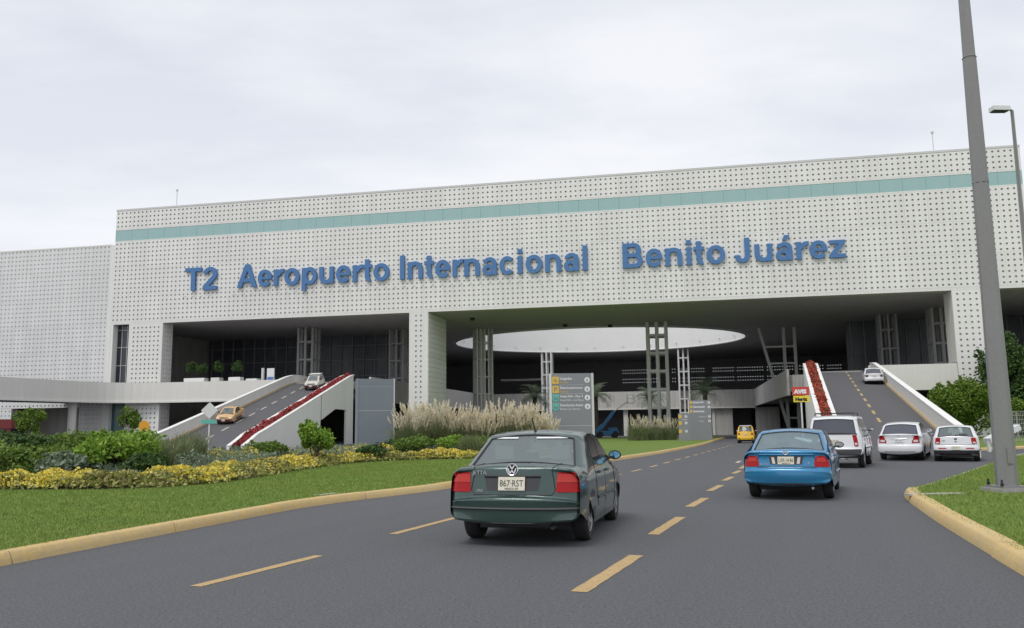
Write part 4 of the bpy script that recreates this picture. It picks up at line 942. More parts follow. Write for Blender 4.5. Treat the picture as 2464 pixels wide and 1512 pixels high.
    def interior(c, xb, xf, zs=.48, mt='seat', light=None):
        w = c.W * .8
        mb = MB(); mb.box(xb, xb + .16, -w, w, zs, zs + .52); mb.box(xb + .1, xb + .6, -w, w, zs - .1, zs + .08); mb.build('rear_seat', M[mt], c.root)
        hb = MB(); hb.box(-.05, .05, -.13, .13, -.08, .1); hm = hb.mesh('headrest', M[mt])
        for y in (-.4, .4): obj('headrest', hm, c.root, (xb + .1, y, zs + .64))
        sb = MB(); sb.prism([(0, -.24), (.12, -.26), (.12, .26), (0, .24)], 0, .62); sm_ = sb.mesh('front_seat', M[mt])
        for y in (-.38, .38): o = obj('front_seat', sm_, c.root, (xf, y, zs)); obj('headrest', hm, o, (.06, 0, .75))
        mb = MB(); mb.box(xf + .95, xf + 1.35, -w, w, zs, c.belt - .02); mb.build('dashboard', M['plastic_dark'], c.root)
        mb = MB(); mb.box(.55, xb + .05, -w, w, c.belt - .08, c.belt - .05); mb.build('parcel_shelf', M['seat'], c.root)
        mb = MB(); mb.box(xf + 1.02, xf + 1.05, -.09, .09, c.roof - .2, c.roof - .13); mb.build('rear_view_mirror', M['black'], c.root)
    def place(c, x, y, head, z=0.0, pitch=0.0, xr=0.9):
        """x, y = ground point under the middle of the rear axle; head = degrees clockwise from +Y"""
        a = R(90 - head); c.root.rotation_euler = (0, -R(pitch), a)
        d = Vector((math.cos(a) * math.cos(R(pitch)), math.sin(a) * math.cos(R(pitch)), math.sin(R(pitch)))) * xr; c.root.location = (x - d.x, y - d.y, z - d.z); return c.root

def side_glass(c, outlines, mt='glass_side'):
    for sgn in (-1, 1):
        for o in outlines: c.side_patch(o, 'side_window', M[mt], sgn, 0.004)
M['glass_side'] = mat('glass_side', (0.03, 0.036, 0.04), 0.14, spec=0.35)
def body_lines(c, doors, sill=.28, rub=None, handles=None, rubm='black', hm=None):
    for sgn in (-1, 1):
        for d in doors: c.side_line(d, 'door_gap', M['black'], sgn, .009, .0005)
        if rub: c.side_line(rub, 'rub_strip', M[rubm], sgn, .045, .004)
        for h_ in (handles or []):
            mb = MB(); x, z = h_; p = c.side(x, z, sgn, .02); mb.box(p[0] - .09, p[0] + .09, p[1] - .014, p[1] + .014, p[2] - .016, p[2] + .016); mb.build('door_handle', hm or M['black'], c.root)

# --- dark green sedan (1.74 x 4.38 x 1.45)
SED = [(.10, .27), (.01, .29, .03), (.0, .46, .03), (-.012, .60, .03), (.05, .632, .02), (.075, .80, .05), (.10, .965, .03), (.15, 1.005, .03), (.52, 1.015, .05), (.62, 1.015, .0), (1.20, 1.365, .0), (1.30, 1.405, .08), (1.75, 1.445, .3), (2.35, 1.425, .25), (2.55, 1.385, .0), (3.22, .985, .0), (3.30, .96, .08), (3.95, .85, .3), (4.28, .70, .12), (4.36, .5, .06), (4.36, .3, .06), (4.28, .20)]
green = Car('green_sedan', 'dark green sedan nearest the camera with a round emblem on its boot lid', M['car_green'], SED, {'rear_window': (9, 10, 0), 'windscreen': (14, 15, 1)}, 1.735, 4.37, (0.97, 3.48), wr=.305, belt=.96, roof=1.445, tum=.745, glassm='glass')
c = green
side_glass(c, [[(1.46, 1.03), (1.24, 1.03), (1.46, 1.22)], [(1.53, 1.01), (1.53, 1.345), (1.72, 1.375), (2.10, 1.375), (2.10, 1.0)], [(2.16, 1.0), (2.16, 1.375), (2.42, 1.34), (2.98, 1.02), (2.94, .99)]])
body_lines(c, [[(1.47, .40), (1.32, .62), (1.36, 1.0)], [(2.13, .27), (2.13, 1.37)], [(3.05, .27), (3.08, .62), (3.0, .95)], [(1.30, .27), (3.05, .27)]], rub=[(1.42, .52), (3.05, .5)], handles=[(1.62, .85), (2.32, .85)], rubm='car_green', hm=M['car_green'])
for sgn in (-1, 1):
    lp = c.lamp([(.67, -.225, .26), (.70, -.23, .27), (.80, -.20, .25), (.89, -.15, .19), (.915, -.135, .15)], 'tail_lamp', M['red_lens'], sgn, .012)
    c.lamp([(.79, -.20, .24), (.89, -.145, .17)], 'lens', M['red_lens_light'], sgn, .018, lp)
c.rear_line([(-.50, .64), (-.54, .70), (-.50, .93), (-.52, 1.0)], 'lid_gap', M['black'], .012); c.rear_line([(.50, .64), (.54, .70), (.50, .93), (.52, 1.0)], 'lid_gap', M['black'], .012); c.rear_line([(-.50, .64), (.50, .64)], 'lid_gap', M['black'], .014)
c.rear_patch([(-.33, .69), (.33, .69), (.36, .86), (-.36, .86)], 'plate_recess', M['plastic_dark'], .003)
c.rear_line([(-.36, .865), (.36, .865)], 'lid_trim', M['black'], .03, .008)
c.plate(0, .775, .34, .165, '867·RST', small='MEXICO DF')
c.rear_line([(-.84, .475), (-.5, .472), (.5, .472), (.84, .475)], 'bumper_strip', M['plastic_dark'], .035, .002)
c.rear_line([(-.72, .30), (.72, .30)], 'bumper_edge', M['plastic_dark'], .02, .0)
c.badge_text('JETTA', .43, .885, .07); c.badge_text('VR6', .42, .672, .05)
p, nn = c.cast(0, .945, 1, .008); mb = MB()
mb.lathe([(.062, 0), (.072, .004), (.078, 0), (.072, -.004), (.062, 0)], 'Y', 26); mb.lathe([(0, .002), (.062, .002)], 'Y', 24, mi=1)
for a, b in (((-.028, .05), (0, .006)), ((.028, .05), (0, .006)), ((-.052, .015), (-.026, -.048)), ((-.026, -.048), (0, -.008)), ((0, -.008), (.026, -.048)), ((.026, -.048), (.052, .015))): mb.beam((a[0], -.006, a[1]), (b[0], -.006, b[1]), .013)
o = mb.build('emblem', [M['chrome'], M['black']], c.root, p, rz=R(-90), smooth=40); o.rotation_euler = (R(-8), 0, R(-90))
mb = MB(); mb.beam((1.42, 0, 1.41), (1.22, 0, 1.60), .012, .012); mb.lathe([(0, 1.41), (.025, 1.41), (.015, 1.44), (0, 1.45)], 'Z', 8, (1.42, 0, 0)); mb.build('aerial', M['black'], c.root)
c.mirrors(2.9, 1.02, M['black'], 'mirror'); c.interior(1.15, 2.05)
mb = MB(); mb.tube([(.10, -.5, .245), (.3, -.5, .25)], .024, 10); mb.build('exhaust', M['rubber'], c.root)
mb = MB(); mb.box(.2, .5, -.45, .45, .24, .32); mb.build('muffler', M['black'], c.root)
mb = MB()
for a, b in ((-.52, -.2), (.05, .5)): 
    mb.box(1.135, 1.14, a, b, 1.335, 1.355)
c.rear_patch([(.18, 1.315), (.50, 1.315), (.49, 1.335), (.18, 1.335)], 'rear_window_sticker', M['sign_white'], .006); c.rear_patch([(-.50, 1.315), (-.08, 1.315), (-.08, 1.335), (-.49, 1.335)], 'rear_window_sticker', M['sign_white'], .006)
c.place(.20, 11.55, 14.5, xr=.97)

# --- blue compact sedan (1.71 x 4.5 x 1.41)
SB = [(.10, .27), (.03, .30, .04), (.0, .46, .06), (.01, .60, .06), (.06, .645, .03), (.085, .80, .06), (.075, .955, .03), (.14, .995, .04), (.55, 1.0, .05), (.68, 1.0, 0), (1.30, 1.33, 0), (1.40, 1.37, .08), (1.85, 1.41, .3), (2.45, 1.385, .25), (2.62, 1.345, 0), (3.35, .94, 0), (3.42, .92, .08), (4.05, .80, .3), (4.38, .66, .12), (4.48, .46, .06), (4.46, .28, .06), (4.38, .22)]
blue = Car('blue_sedan', 'bright blue sedan with chrome-sided number plate in the lane beside the green sedan', M['car_blue'], SB, {'rear_window': (9, 10, 0), 'windscreen': (14, 15, 1)}, 1.71, 4.48, (.98, 3.51), wr=.30, belt=.94, roof=1.41, tum=.74, glassm='glass_blue')
c = blue
side_glass(c, [[(1.5, 1.0), (1.28, 1.0), (1.50, 1.2)], [(1.56, .99), (1.56, 1.30), (1.78, 1.34), (2.14, 1.34), (2.14, .98)], [(2.2, .98), (2.2, 1.34), (2.5, 1.305), (3.1, .985), (3.04, .965)]])
body_lines(c, [[(1.5, .40), (1.36, .62), (1.4, .98)], [(2.17, .27), (2.17, 1.33)], [(3.1, .27), (3.12, .62), (3.05, .93)]], handles=[(1.66, .83), (2.36, .83)], rub=[(1.45, .5), (3.1, .48)], rubm='car_blue', hm=M['car_blue'])
for sgn in (-1, 1):
    lp = c.lamp([(.65, -.23, .20), (.70, -.245, .21), (.77, -.22, .20), (.84, -.16, .13), (.865, -.10, .06)], 'tail_lamp', M['red_lens'], sgn, .012)
    c.lamp([(.75, -.19, .12), (.83, -.14, .08)], 'lens', M['red_lens_light'], sgn, .018, lp)
c.rear_line([(-.52, .65), (-.56, .72), (-.50, .95)], 'lid_gap', M['black'], .012); c.rear_line([(.52, .65), (.56, .72), (.50, .95)], 'lid_gap', M['black'], .012); c.rear_line([(-.52, .65), (.52, .65)], 'lid_gap', M['black'], .014)
c.rear_patch([(-.30, .70), (.30, .70), (.33, .86), (-.33, .86)], 'plate_recess', M['plastic_dark'], .003); c.rear_line([(-.52, .885), (.52, .885)], 'lid_trim', M['car_blue'], .03, .006)
for s_ in (-1, 1): c.rear_patch([(s_ * .20, .71), (s_ * .255, .71), (s_ * .275, .84), (s_ * .22, .84)], 'reversing_lamp', M['clear_lens'], .014)
c.plate(0, .775, .31, .15, 'LXR·14·86', small='MEXICO')
c.rear_line([(-.82, .63), (.82, .63)], 'bumper_gap', M['black'], .012)
c.rear_patch([(-.66, .29), (.66, .29), (.68, .34), (-.68, .34)], 'bumper_lip', M['plastic_dark'], .003)
c.badge_text('SENTRA', .42, .685, .045); c.badge_text('B', -.42, .70, .07)
p, nn = c.cast(0, .93, 1, .01); mb = MB(); mb.lathe([(.036, 0), (.045, .004), (.05, 0), (.045, -.004), (.036, 0)], 'Y', 20); mb.box(-.07, .07, -.006, .002, -.012, .012); mb.build('emblem', M['chrome'], c.root, p, R(-90))
c.mirrors(3.02, 1.0, M['plastic_dark'], 'mirror_grey'); c.interior(1.2, 2.15)
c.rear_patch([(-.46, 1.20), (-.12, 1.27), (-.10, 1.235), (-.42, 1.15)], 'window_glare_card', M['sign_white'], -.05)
mb = MB(); mb.tube([(.03, -.48, .25), (.3, -.48, .25)], .026, 10); mb.build('exhaust', M['chrome'], c.root)
c.place(5.72, 17.7, 23, xr=.98)

# --- white sport utility (1.83 x 4.8 x 1.83)
SU = [(.12, .38), (.02, .42, .05), (.0, .56, .04), (.02, .68, .04), (.09, .70, .02), (.10, .98, .05), (.12, 1.18, .0), (.30, 1.66, .0), (.38, 1.74, .06), (.8, 1.80, .2), (2.6, 1.80, .3), (2.78, 1.76, 0), (3.45, 1.22, 0), (3.55, 1.18, .08), (4.5, 1.08, .25), (4.72, .9, .1), (4.78, .6, .06), (4.76, .42, .05), (4.7, .38)]
suv = Car('white_suv', 'white boxy sport utility with roof rails ahead of the blue sedan', M['car_white'], SU, {'rear_window': (6, 7, 0), 'windscreen': (11, 12, 1)}, 1.84, 4.78, (.95, 3.80), wr=.37, low=.38, belt=1.16, roof=1.80, tum=.80, glassm='glass_dark', arch=.06, fr=.08)
c = suv
side_glass(c, [[(.36, 1.24), (.55, 1.66), (1.15, 1.68), (1.15, 1.22)], [(1.25, 1.22), (1.25, 1.68), (2.1, 1.68), (2.1, 1.22)], [(2.17, 1.22), (2.17, 1.68), (2.66, 1.66), (3.2, 1.24)]])
body_lines(c, [[(1.35, .55), (1.2, .8), (1.2, 1.66)], [(2.13, .45), (2.13, 1.66)], [(3.15, .45), (3.2, 1.2)]], handles=[(1.4, 1.08), (2.3, 1.08)], rub=[(1.4, .66), (3.2, .66)], rubm='plastic_dark')
for sgn in (-1, 1): lp = c.lamp([(.74, -.15, .06), (1.12, -.145, .07)], 'tail_lamp', M['red_lens'], sgn, .012); c.lamp([(.78, -.12, .02), (.86, -.12, .02)], 'lens', M['clear_lens'], sgn, .018, lp)
c.rear_patch([(-.84, .44), (.84, .44), (.86, .64), (-.86, .64)], 'bumper', M['plastic_dark'], .012)
c.rear_line([(-.72, .72), (-.72, 1.15)], 'lid_gap', M['black'], .012); c.rear_line([(.72, .72), (.72, 1.15)], 'lid_gap', M['black'], .012)
c.rear_line([(-.74, 1.155), (.74, 1.155)], 'window_lip', M['black'], .035, .01); c.badge_text('SUV', .5, 1.06, .07, 'black') if False else None
c.rear_patch([(.48, 1.03), (.62, 1.03), (.62, 1.07), (.48, 1.07)], 'badge', M['sign_blue'], .008)
c.plate(0, .90, .31, .15, 'LSK·73·20')
rb = MB()
for s_ in (-1, 1): rb.tube([(.55, s_ * .62, 1.80), (.62, s_ * .62, 1.87), (2.3, s_ * .62, 1.87), (2.4, s_ * .62, 1.80)], .02, 6)
for x in (.85, 2.0): rb.box(x - .02, x + .02, -.62, .62, 1.865, 1.89)
rb.build('roof_rack', M['black'], c.root); c.mirrors(3.1, 1.28, M['black'], 'mirror_grey', out=.17); c.interior(1.3, 2.2, zs=.75)
c.place(11.35, 29.95, 27, xr=.95)

# --- white notchback sedan
SW = [(.10, .25), (.03, .32, .06), (.0, .48, .08), (.03, .62, .05), (.08, .66, .03), (.10, .90, .06), (.07, 1.045, .03), (.13, 1.07, .04), (.40, 1.06, .05), (.50, 1.06, 0), (1.0, 1.42, 0), (1.10, 1.46, .08), (1.75, 1.53, .3), (2.45, 1.48, .25), (2.65, 1.42, 0), (3.40, 1.0, 0), (3.5, .98, .08), (4.1, .86, .3), (4.38, .7, .12), (4.46, .46, .06), (4.44, .28, .06), (4.38, .22)]
wsed = Car('white_sedan', 'white notchback sedan between the white sport utility and the white hatchback', M['car_white'], SW, {'rear_window': (9, 10, 0), 'windscreen': (14, 15, 1)}, 1.70, 4.46, (.95, 3.55), wr=.30, belt=1.0, roof=1.53, tum=.745, glassm='glass_dark')
c = wsed
side_glass(c, [[(1.25, 1.06), (1.0, 1.08), (1.22, 1.3)], [(1.3, 1.05), (1.3, 1.40), (1.6, 1.45), (2.1, 1.45), (2.1, 1.03)], [(2.17, 1.03), (2.17, 1.45), (2.55, 1.40), (3.2, 1.04), (3.1, 1.02)]])
body_lines(c, [[(1.45, .40), (1.32, .62), (1.25, 1.03)], [(2.13, .27), (2.13, 1.43)], [(3.1, .27), (3.15, 1.0)]], handles=[(1.55, .9), (2.3, .9)], hm=M['car_white'])
for sgn in (-1, 1):
    lp = c.lamp([(.70, -.30, .14), (.76, -.31, .14), (.88, -.18, .15), (1.0, -.09, .12)], 'tail_lamp', M['red_lens'], sgn, .012); c.lamp([(.74, -.25, .06), (.82, -.2, .06)], 'lens', M['clear_lens'], sgn, .018, lp)
c.rear_line([(-.50, .66), (-.56, .74), (-.50, 1.03)], 'lid_gap', M['black'], .01); c.rear_line([(.50, .66), (.56, .74), (.50, 1.03)], 'lid_gap', M['black'], .01); c.rear_line([(-.5, .66), (.5, .66)], 'lid_gap', M['black'], .01)
c.rear_patch([(-.22, .73), (.22, .73), (.24, .87), (-.24, .87)], 'plate_recess', M['car_white'], .003); c.rear_line([(-.3, .875), (.3, .875)], 'lid_trim', M['chrome'], .03, .008)
c.plate(0, .80, .31, .14, 'MPC·24·57', pm='sign_white'); c.badge_text('o', 0, .985, .09)
c.rear_line([(-.80, .36), (.80, .36)], 'bumper_gap', M['plastic_dark'], .025); c.mirrors(2.95, 1.08, M['car_white'], 'mirror_grey'); c.interior(1.1, 2.1)
c.place(15.95, 35.05, 31, xr=.95, z=.04, pitch=1.5)

# --- white hatchback
SH = [(.10, .22), (.02, .30, .05), (.0, .50, .05), (.02, .60, .04), (.05, .64, .03), (.07, .95, .04), (.10, 1.0, 0), (.36, 1.34, 0), (.44, 1.385, .06), (.9, 1.42, .2), (2.0, 1.40, .25), (2.2, 1.35, 0), (2.85, .97, 0), (2.95, .94, .08), (3.5, .82, .3), (3.75, .68, .1), (3.82, .45, .06), (3.8, .28, .06), (3.74, .22)]
hatch = Car('white_hatchback', 'white three-door hatchback with black lower bumper beside the grass corner', M['car_white'], SH, {'rear_window': (6, 7, 0), 'windscreen': (11, 12, 1)}, 1.66, 3.82, (.62, 3.08), wr=.29, belt=.96, roof=1.42, tum=.745, glassm='glass')
c = hatch
side_glass(c, [[(.52, 1.02), (.62, 1.26), (1.25, 1.32), (1.25, 1.0)], [(1.32, 1.0), (1.32, 1.34), (2.1, 1.32), (2.7, .99)]])
body_lines(c, [[(1.28, .30), (1.28, 1.32)], [(2.65, .27), (2.7, .96)]], handles=[(1.45, .84)], rub=[(1.05, .5), (2.7, .5)])
for sgn in (-1, 1): lp = c.lamp([(.68, -.17, .08), (.80, -.19, .09), (.92, -.15, .09)], 'tail_lamp', M['red_lens'], sgn, .012); c.lamp([(.70, -.13, .03), (.76, -.14, .03)], 'lens', M['clear_lens'], sgn, .018, lp)
c.rear_patch([(-.74, .22), (.74, .22), (.79, .44), (-.79, .44)], 'bumper', M['black'], .02)
for s_ in (-1, 1): c.rear_patch([(s_ * .34, .49), (s_ * .62, .49), (s_ * .62, .53), (s_ * .34, .53)], 'reflector', M['red_lens_light'], .008)
c.plate(0, .53, .31, .14, 'LZB·90·11'); c.rear_line([(-.66, .66), (.66, .66)], 'lid_gap', M['black'], .01); c.rear_line([(-.64, .66), (-.62, .96)], 'lid_gap', M['black'], .01); c.rear_line([(.64, .66), (.62, .96)], 'lid_gap', M['black'], .01)
c.rear_patch([(-.05, .84), (.05, .84), (.05, .90), (-.05, .90)], 'emblem', M['black'], .01); c.rear_patch([(-.03, .75), (.03, .75), (.03, .79), (-.03, .79)], 'lock', M['black'], .01)
c.badge_text('GOL', .42, .79, .06, 'black'); mb = MB(); mb.beam((.07, .0, 1.02), (.16, -.42, 1.06), .02); mb.build('wiper', M['black'], c.root)
c.mirrors(2.55, 1.02, M['black'], 'mirror_grey'); c.interior(.75, 1.7)
c.place(17.5, 33.75, 28, xr=.62)

# --- yellow taxi (small tall hatchback), far away
ST = [(.10, .22), (.02, .30, .05), (.0, .50, .05), (.04, .62, .03), (.07, .95, .04), (.10, 1.05, 0), (.34, 1.42, 0), (.42, 1.46, .06), (.9, 1.52, .2), (1.9, 1.48, .25), (2.1, 1.42, 0), (2.65, 1.0, 0), (2.75, .97, .08), (3.2, .84, .2), (3.4, .68, .1), (3.46, .45, .06), (3.44, .28, .06), (3.38, .22)]
taxi = Car('yellow_taxi', 'small yellow taxi heading into the underpass beneath the terminal', M['car_yellow'], ST, {'rear_window': (5, 6, 0), 'windscreen': (10, 11, 1)}, 1.5, 3.46, (.5, 2.88), wr=.27, belt=1.0, roof=1.52, tum=.8, glassm='glass')
c = taxi
side_glass(c, [[(.5, 1.06), (.6, 1.36), (1.2, 1.4), (1.2, 1.04)], [(1.28, 1.04), (1.28, 1.42), (2.0, 1.4), (2.5, 1.03)]])
c.rear_patch([(-.5, 1.46), (.5, 1.46), (.5, 1.5), (-.5, 1.5)], 'roof_panel', M['car_white'], .004)
mb = MB(); mb.box(.55, 1.9, -.5, .5, 1.5, 1.545); mb.build('roof_panel', M['car_white'], c.root)
for sgn in (-1, 1): c.lamp([(.72, -.16, .05), (.90, -.16, .05)], 'tail_lamp', M['red_lens'], sgn, .012)
c.rear_patch([(-.66, .22), (.66, .22), (.68, .32), (-.68, .32)], 'bumper', M['black'], .02); c.plate(0, .76, .31, .15, 'A·41·806'); c.mirrors(2.3, 1.05, M['black'], 'mirror_grey')
c.place(20.35, 74.6, 18, xr=.5)

# --- silver-white saloon climbing the right ramp
S2 = [(p[0] * .95, p[1] * (.98 if p[1] > .6 else 1), *p[2:]) for p in SB]
rw = Car('white_saloon', 'small white saloon near the top of the right ramp', M['car_white'], S2, {'rear_window': (9, 10, 0), 'windscreen': (14, 15, 1)}, 1.62, 4.26, (.93, 3.33), wr=.29, belt=.93, roof=1.39, tum=.745, glassm='glass_dark')
c = rw; side_glass(c, [[(1.45, .99), (1.45, 1.28), (2.05, 1.32), (2.05, .97)], [(2.1, .97), (2.1, 1.32), (2.4, 1.29), (2.95, .98)]])
for sgn in (-1, 1): c.lamp([(.68, -.24, .08), (.84, -.24, .08)], 'tail_lamp', M['lower_maroon'], sgn, .012)
c.plate(0, .76, .31, .15, 'LGT·55·02'); c.rear_patch([(-.66, .29), (.66, .29), (.68, .38), (-.68, .38)], 'bumper_lip', M['black'], .01); c.mirrors(2.9, 1.0, M['black'], 'mirror_grey'); c.interior(1.1, 2.0)
zz = RR.z(74.3); c.place(31.75, 74.3, 19.3, xr=.93, z=zz, pitch=7.6)

# --- taxis coming down the left ramp, seen from the front
def front_face(c, grille_z=(.56, .72), hw=.5, headm='clear_lens'):
    c.rear_patch([(-.42, grille_z[0]), (.42, grille_z[0]), (.42, grille_z[1]), (-.42, grille_z[1])], 'grille', M['black'], .004, fwd=-1)
    for s_ in (-1, 1): c.rear_patch([(s_ * .45, grille_z[0]), (s_ * .70, grille_z[0] + .01), (s_ * .69, grille_z[1]), (s_ * .45, grille_z[1])], 'headlight', M[headm], .008, fwd=-1)
gt = Car('gold_taxi', 'gold taxi with a maroon lower body driving down the left ramp', M['car_gold'], [(p[0], p[1], *p[2:]) for p in SB], {'rear_window': (9, 10, 0), 'windscreen': (14, 15, 1)}, 1.66, 4.48, (.98, 3.51), wr=.29, belt=.94, roof=1.41, tum=.745, glassm='glass')
c = gt; side_glass(c, [[(1.56, .99), (1.56, 1.30), (2.14, 1.34), (2.14, .98)], [(2.2, .98), (2.2, 1.34), (2.5, 1.305), (3.1, .985)]])
front_face(c, (.60, .70)); c.rear_patch([(-.74, .26), (.74, .26), (.76, .54), (-.76, .54)], 'bumper', M['lower_maroon'], .01, fwd=-1); c.plate(0, .45, .31, .15, 'L·28·771', fwd=-1, pm='sign_white')
for sgn in (-1, 1): c.side_patch([(1.4, .24), (3.1, .24), (3.1, .5), (1.4, .5)], 'lower_flank', M['lower_maroon'], sgn)
c.mirrors(3.02, 1.0, M['black'], 'mirror_grey'); c.interior(1.2, 2.15)
yy = 71.0; c.place(-24.4, yy + 3.2, 178, xr=.86, z=RL.z(yy + 3.2), pitch=-10.4); c.root.scale = (.88, .88, .88)
ct = Car('cream_taxi', 'cream taxi with maroon lower body and roof rack near the left ramp top', M['car_cream'], ST, {'rear_window': (5, 6, 0), 'windscreen': (10, 11, 1)}, 1.56, 3.46, (.5, 2.88), wr=.28, belt=1.0, roof=1.52, tum=.8, glassm='glass')
c = ct; side_glass(c, [[(.5, 1.06), (.6, 1.36), (1.2, 1.4), (1.2, 1.04)], [(1.28, 1.04), (1.28, 1.42), (2.0, 1.4), (2.5, 1.03)]])
front_face(c, (.62, .74)); c.rear_patch([(-.68, .26), (.68, .26), (.7, .56), (-.7, .56)], 'bumper', M['lower_maroon'], .01, fwd=-1); c.plate(0, .46, .31, .15, 'L·17·404', fwd=-1, pm='sign_white')
for sgn in (-1, 1): c.side_patch([(.9, .24), (2.45, .24), (2.45, .52), (.9, .52)], 'lower_flank', M['lower_maroon'], sgn)
rb = MB(); rb.box(.6, 1.9, -.6, .6, 1.58, 1.61)
for x in (.7, 1.8):
    for s_ in (-.55, .55): rb.box(x - .02, x + .02, s_ - .02, s_ + .02, 1.47, 1.58)
rb.build('roof_rack', M['steel_light'], c.root); c.mirrors(2.3, 1.05, M['black'], 'mirror_grey')
c.place(-21.75, 91.8 + 2.4, 182, xr=.5, z=RL.z(94.2), pitch=-9.5)

# ------------------------------------------------------------------ vegetation
def leaf_quads(C, size, up=0.35, aspect=0.5, jitter=0.35):
    """C: (n,3) centres -> vertices and faces of folded leaf quads with random orientation"""
    n = len(C); a = RNG.normal(size=(n, 3)); a[:, 2] = a[:, 2] * .7 + up; a /= np.linalg.norm(a, axis=1)[:, None]
    b = np.cross(a, RNG.normal(size=(n, 3))); b /= np.linalg.norm(b, axis=1)[:, None]
    s = size * (1 + RNG.uniform(-jitter, jitter, n))[:, None]
    V = np.empty((n, 4, 3)); V[:, 0] = C - a * s * .5; V[:, 1] = C + b * s * aspect * .5; V[:, 2] = C + a * s * .5; V[:, 3] = C - b * s * aspect * .5
    return V.reshape(-1, 3)
def quads_mesh(name, Vs, mats):
    """Vs: list of (verts(4n,3), material index)"""
    V = np.concatenate([v for v, _ in Vs]); nf = len(V) // 4; me = bpy.data.meshes.new(name)
    me.vertices.add(len(V)); me.vertices.foreach_set('co', V.astype(np.float32).ravel()); me.loops.add(len(V)); me.loops.foreach_set('vertex_index', np.arange(len(V), dtype=np.int32))
    me.polygons.add(nf); me.polygons.foreach_set('loop_start', np.arange(0, len(V), 4, dtype=np.int32)); me.polygons.foreach_set('loop_total', np.full(nf, 4, dtype=np.int32))
    mi = np.concatenate([np.full(len(v) // 4, m_, dtype=np.int32) for v, m_ in Vs]); me.polygons.foreach_set('material_index', mi)
    for m_ in (mats if isinstance(mats, list) else [mats]): me.materials.append(m_)
    me.update(calc_edges=True); me.validate(); return me
def blob_points(n, rx, ry, rz, lumps=9, c=(0, 0, 0), shell=.45, lump_r=(.24, .5), flat=True):
    """points in the outer parts of many overlapping lumps arranged in an ellipsoid"""
    P = []
    L_ = []
    for k in range(lumps):
        d = RNG.normal(size=3); d /= np.linalg.norm(d); d[2] = abs(d[2]) * .9 - .15 if flat else d[2]; q = RNG.uniform(.35, .75); L_.append((d * q, RNG.uniform(*lump_r)))
    per = n // lumps
    for q, r in L_:
        d = RNG.normal(size=(per, 3)); d /= np.linalg.norm(d, axis=1)[:, None]; rr_ = r * (shell + (1 - shell) * RNG.uniform(0, 1, (per, 1)) ** .6); P.append(q + d * rr_)
    P = np.concatenate(P); 
    m_ = max(6, lumps); k_ = len(P) // 9; tips = []
    for _ in range(m_ * 2):      # loose shoots standing out of the mass
        q, r = L_[RNG.integers(len(L_))]; d = RNG.normal(size=3); d /= np.linalg.norm(d); d[2] = abs(d[2]) * .9 + .1; t_ = RNG.uniform(.7, 1.0 + RNG.uniform(.1, .45), (max(4, k_ // m_), 1)); tips.append(q + d * r * t_ + RNG.normal(0, .025, (len(t_), 3)))
    P = np.concatenate([P] + tips); P *= np.array([rx, ry, rz]); P += np.array(c); P[:, 2] = np.maximum(P[:, 2], 0.03); return P
def shrub(x, y, w, h, matn, label, n=2600, leaf=.11, cat='shrub', group=None, lumps=10, name='shrub', d=None, base=0.15):
    root = thing(name, label, cat, (x, y, base), group=group); P = blob_points(n, w / 2, (d or w) / 2, h * .5, lumps, (0, 0, h * .48))
    fo = obj('foliage', quads_mesh('foliage', [(leaf_quads(P, leaf, .35, .5, .65), 0)], M[matn]), root)
    mb = MB()
    for k in range(5):
        a = RNG.uniform(0, 6.28); mb.tube([(0, 0, -.05), (math.cos(a) * w * .12, math.sin(a) * w * .12, h * .3), (math.cos(a) * w * .28, math.sin(a) * w * .28, h * .62)], [.03, .022, .01], 5)
    mb.build('stem', M['trunk'], root); return root
def band_points(line, n, depth, h, side=1, prof=None):
    """points filling a hedge-like band along a line"""
    P = resample(line, .25); P = np.array([np.array(p) for p in P]); T = np.gradient(P, axis=0); T /= np.linalg.norm(T, axis=1)[:, None]; Nn = np.stack([-T[:, 1], T[:, 0]], 1) * side
    i = RNG.integers(0, len(P), n); u = RNG.uniform(0, 1, n); b = P[i] + Nn[i] * (u * depth)[:, None] + RNG.normal(0, .12, (n, 2))
    hh = h * (.72 + .22 * np.sin(b[:, 0] * 2.3 + np.sin(b[:, 1] * 1.7)) * np.sin(b[:, 1] * 1.9) + .1 * np.sin(b[:, 0] * 7 + b[:, 1] * 5)); edge = np.clip(u * 5, .45, 1)
    z = hh * edge * RNG.uniform(0.05, 1, n) ** .55; return np.stack([b[:, 0], b[:, 1], z + .15], 1), hh * edge
front_line = bedl
# yellow flowering border
def crop(line, f_): return [p for p in line if f_(p)]
P1, _ = band_points(crop(front_line, lambda p: p[0] > -22), 42000, 1.5, .44)
P2, hh = band_points(crop(front_line, lambda p: p[0] > -22), 32000, 1.4, .46); P2[:, 2] = .15 + hh[:] * RNG.uniform(.72, 1.08, len(hh))
patch = np.sin(P2[:, 0] * 1.3 + P2[:, 1] * .8) + np.sin(P2[:, 0] * .5 - P2[:, 1] * 1.7) + RNG.normal(0, .6, len(P2)); P2 = P2[patch > .35]
o = obj('flower_border', quads_mesh('flower_border', [(leaf_quads(P1, .12, .5, .45, .6), 0), (leaf_quads(P2, .08, .6, .8, .5), 1)], [M['leaf_border'], M['flower_yellow']]))
tag(o, 'low border of yellow flowers along the edge of the lawn', 'flowers', kind='stuff')
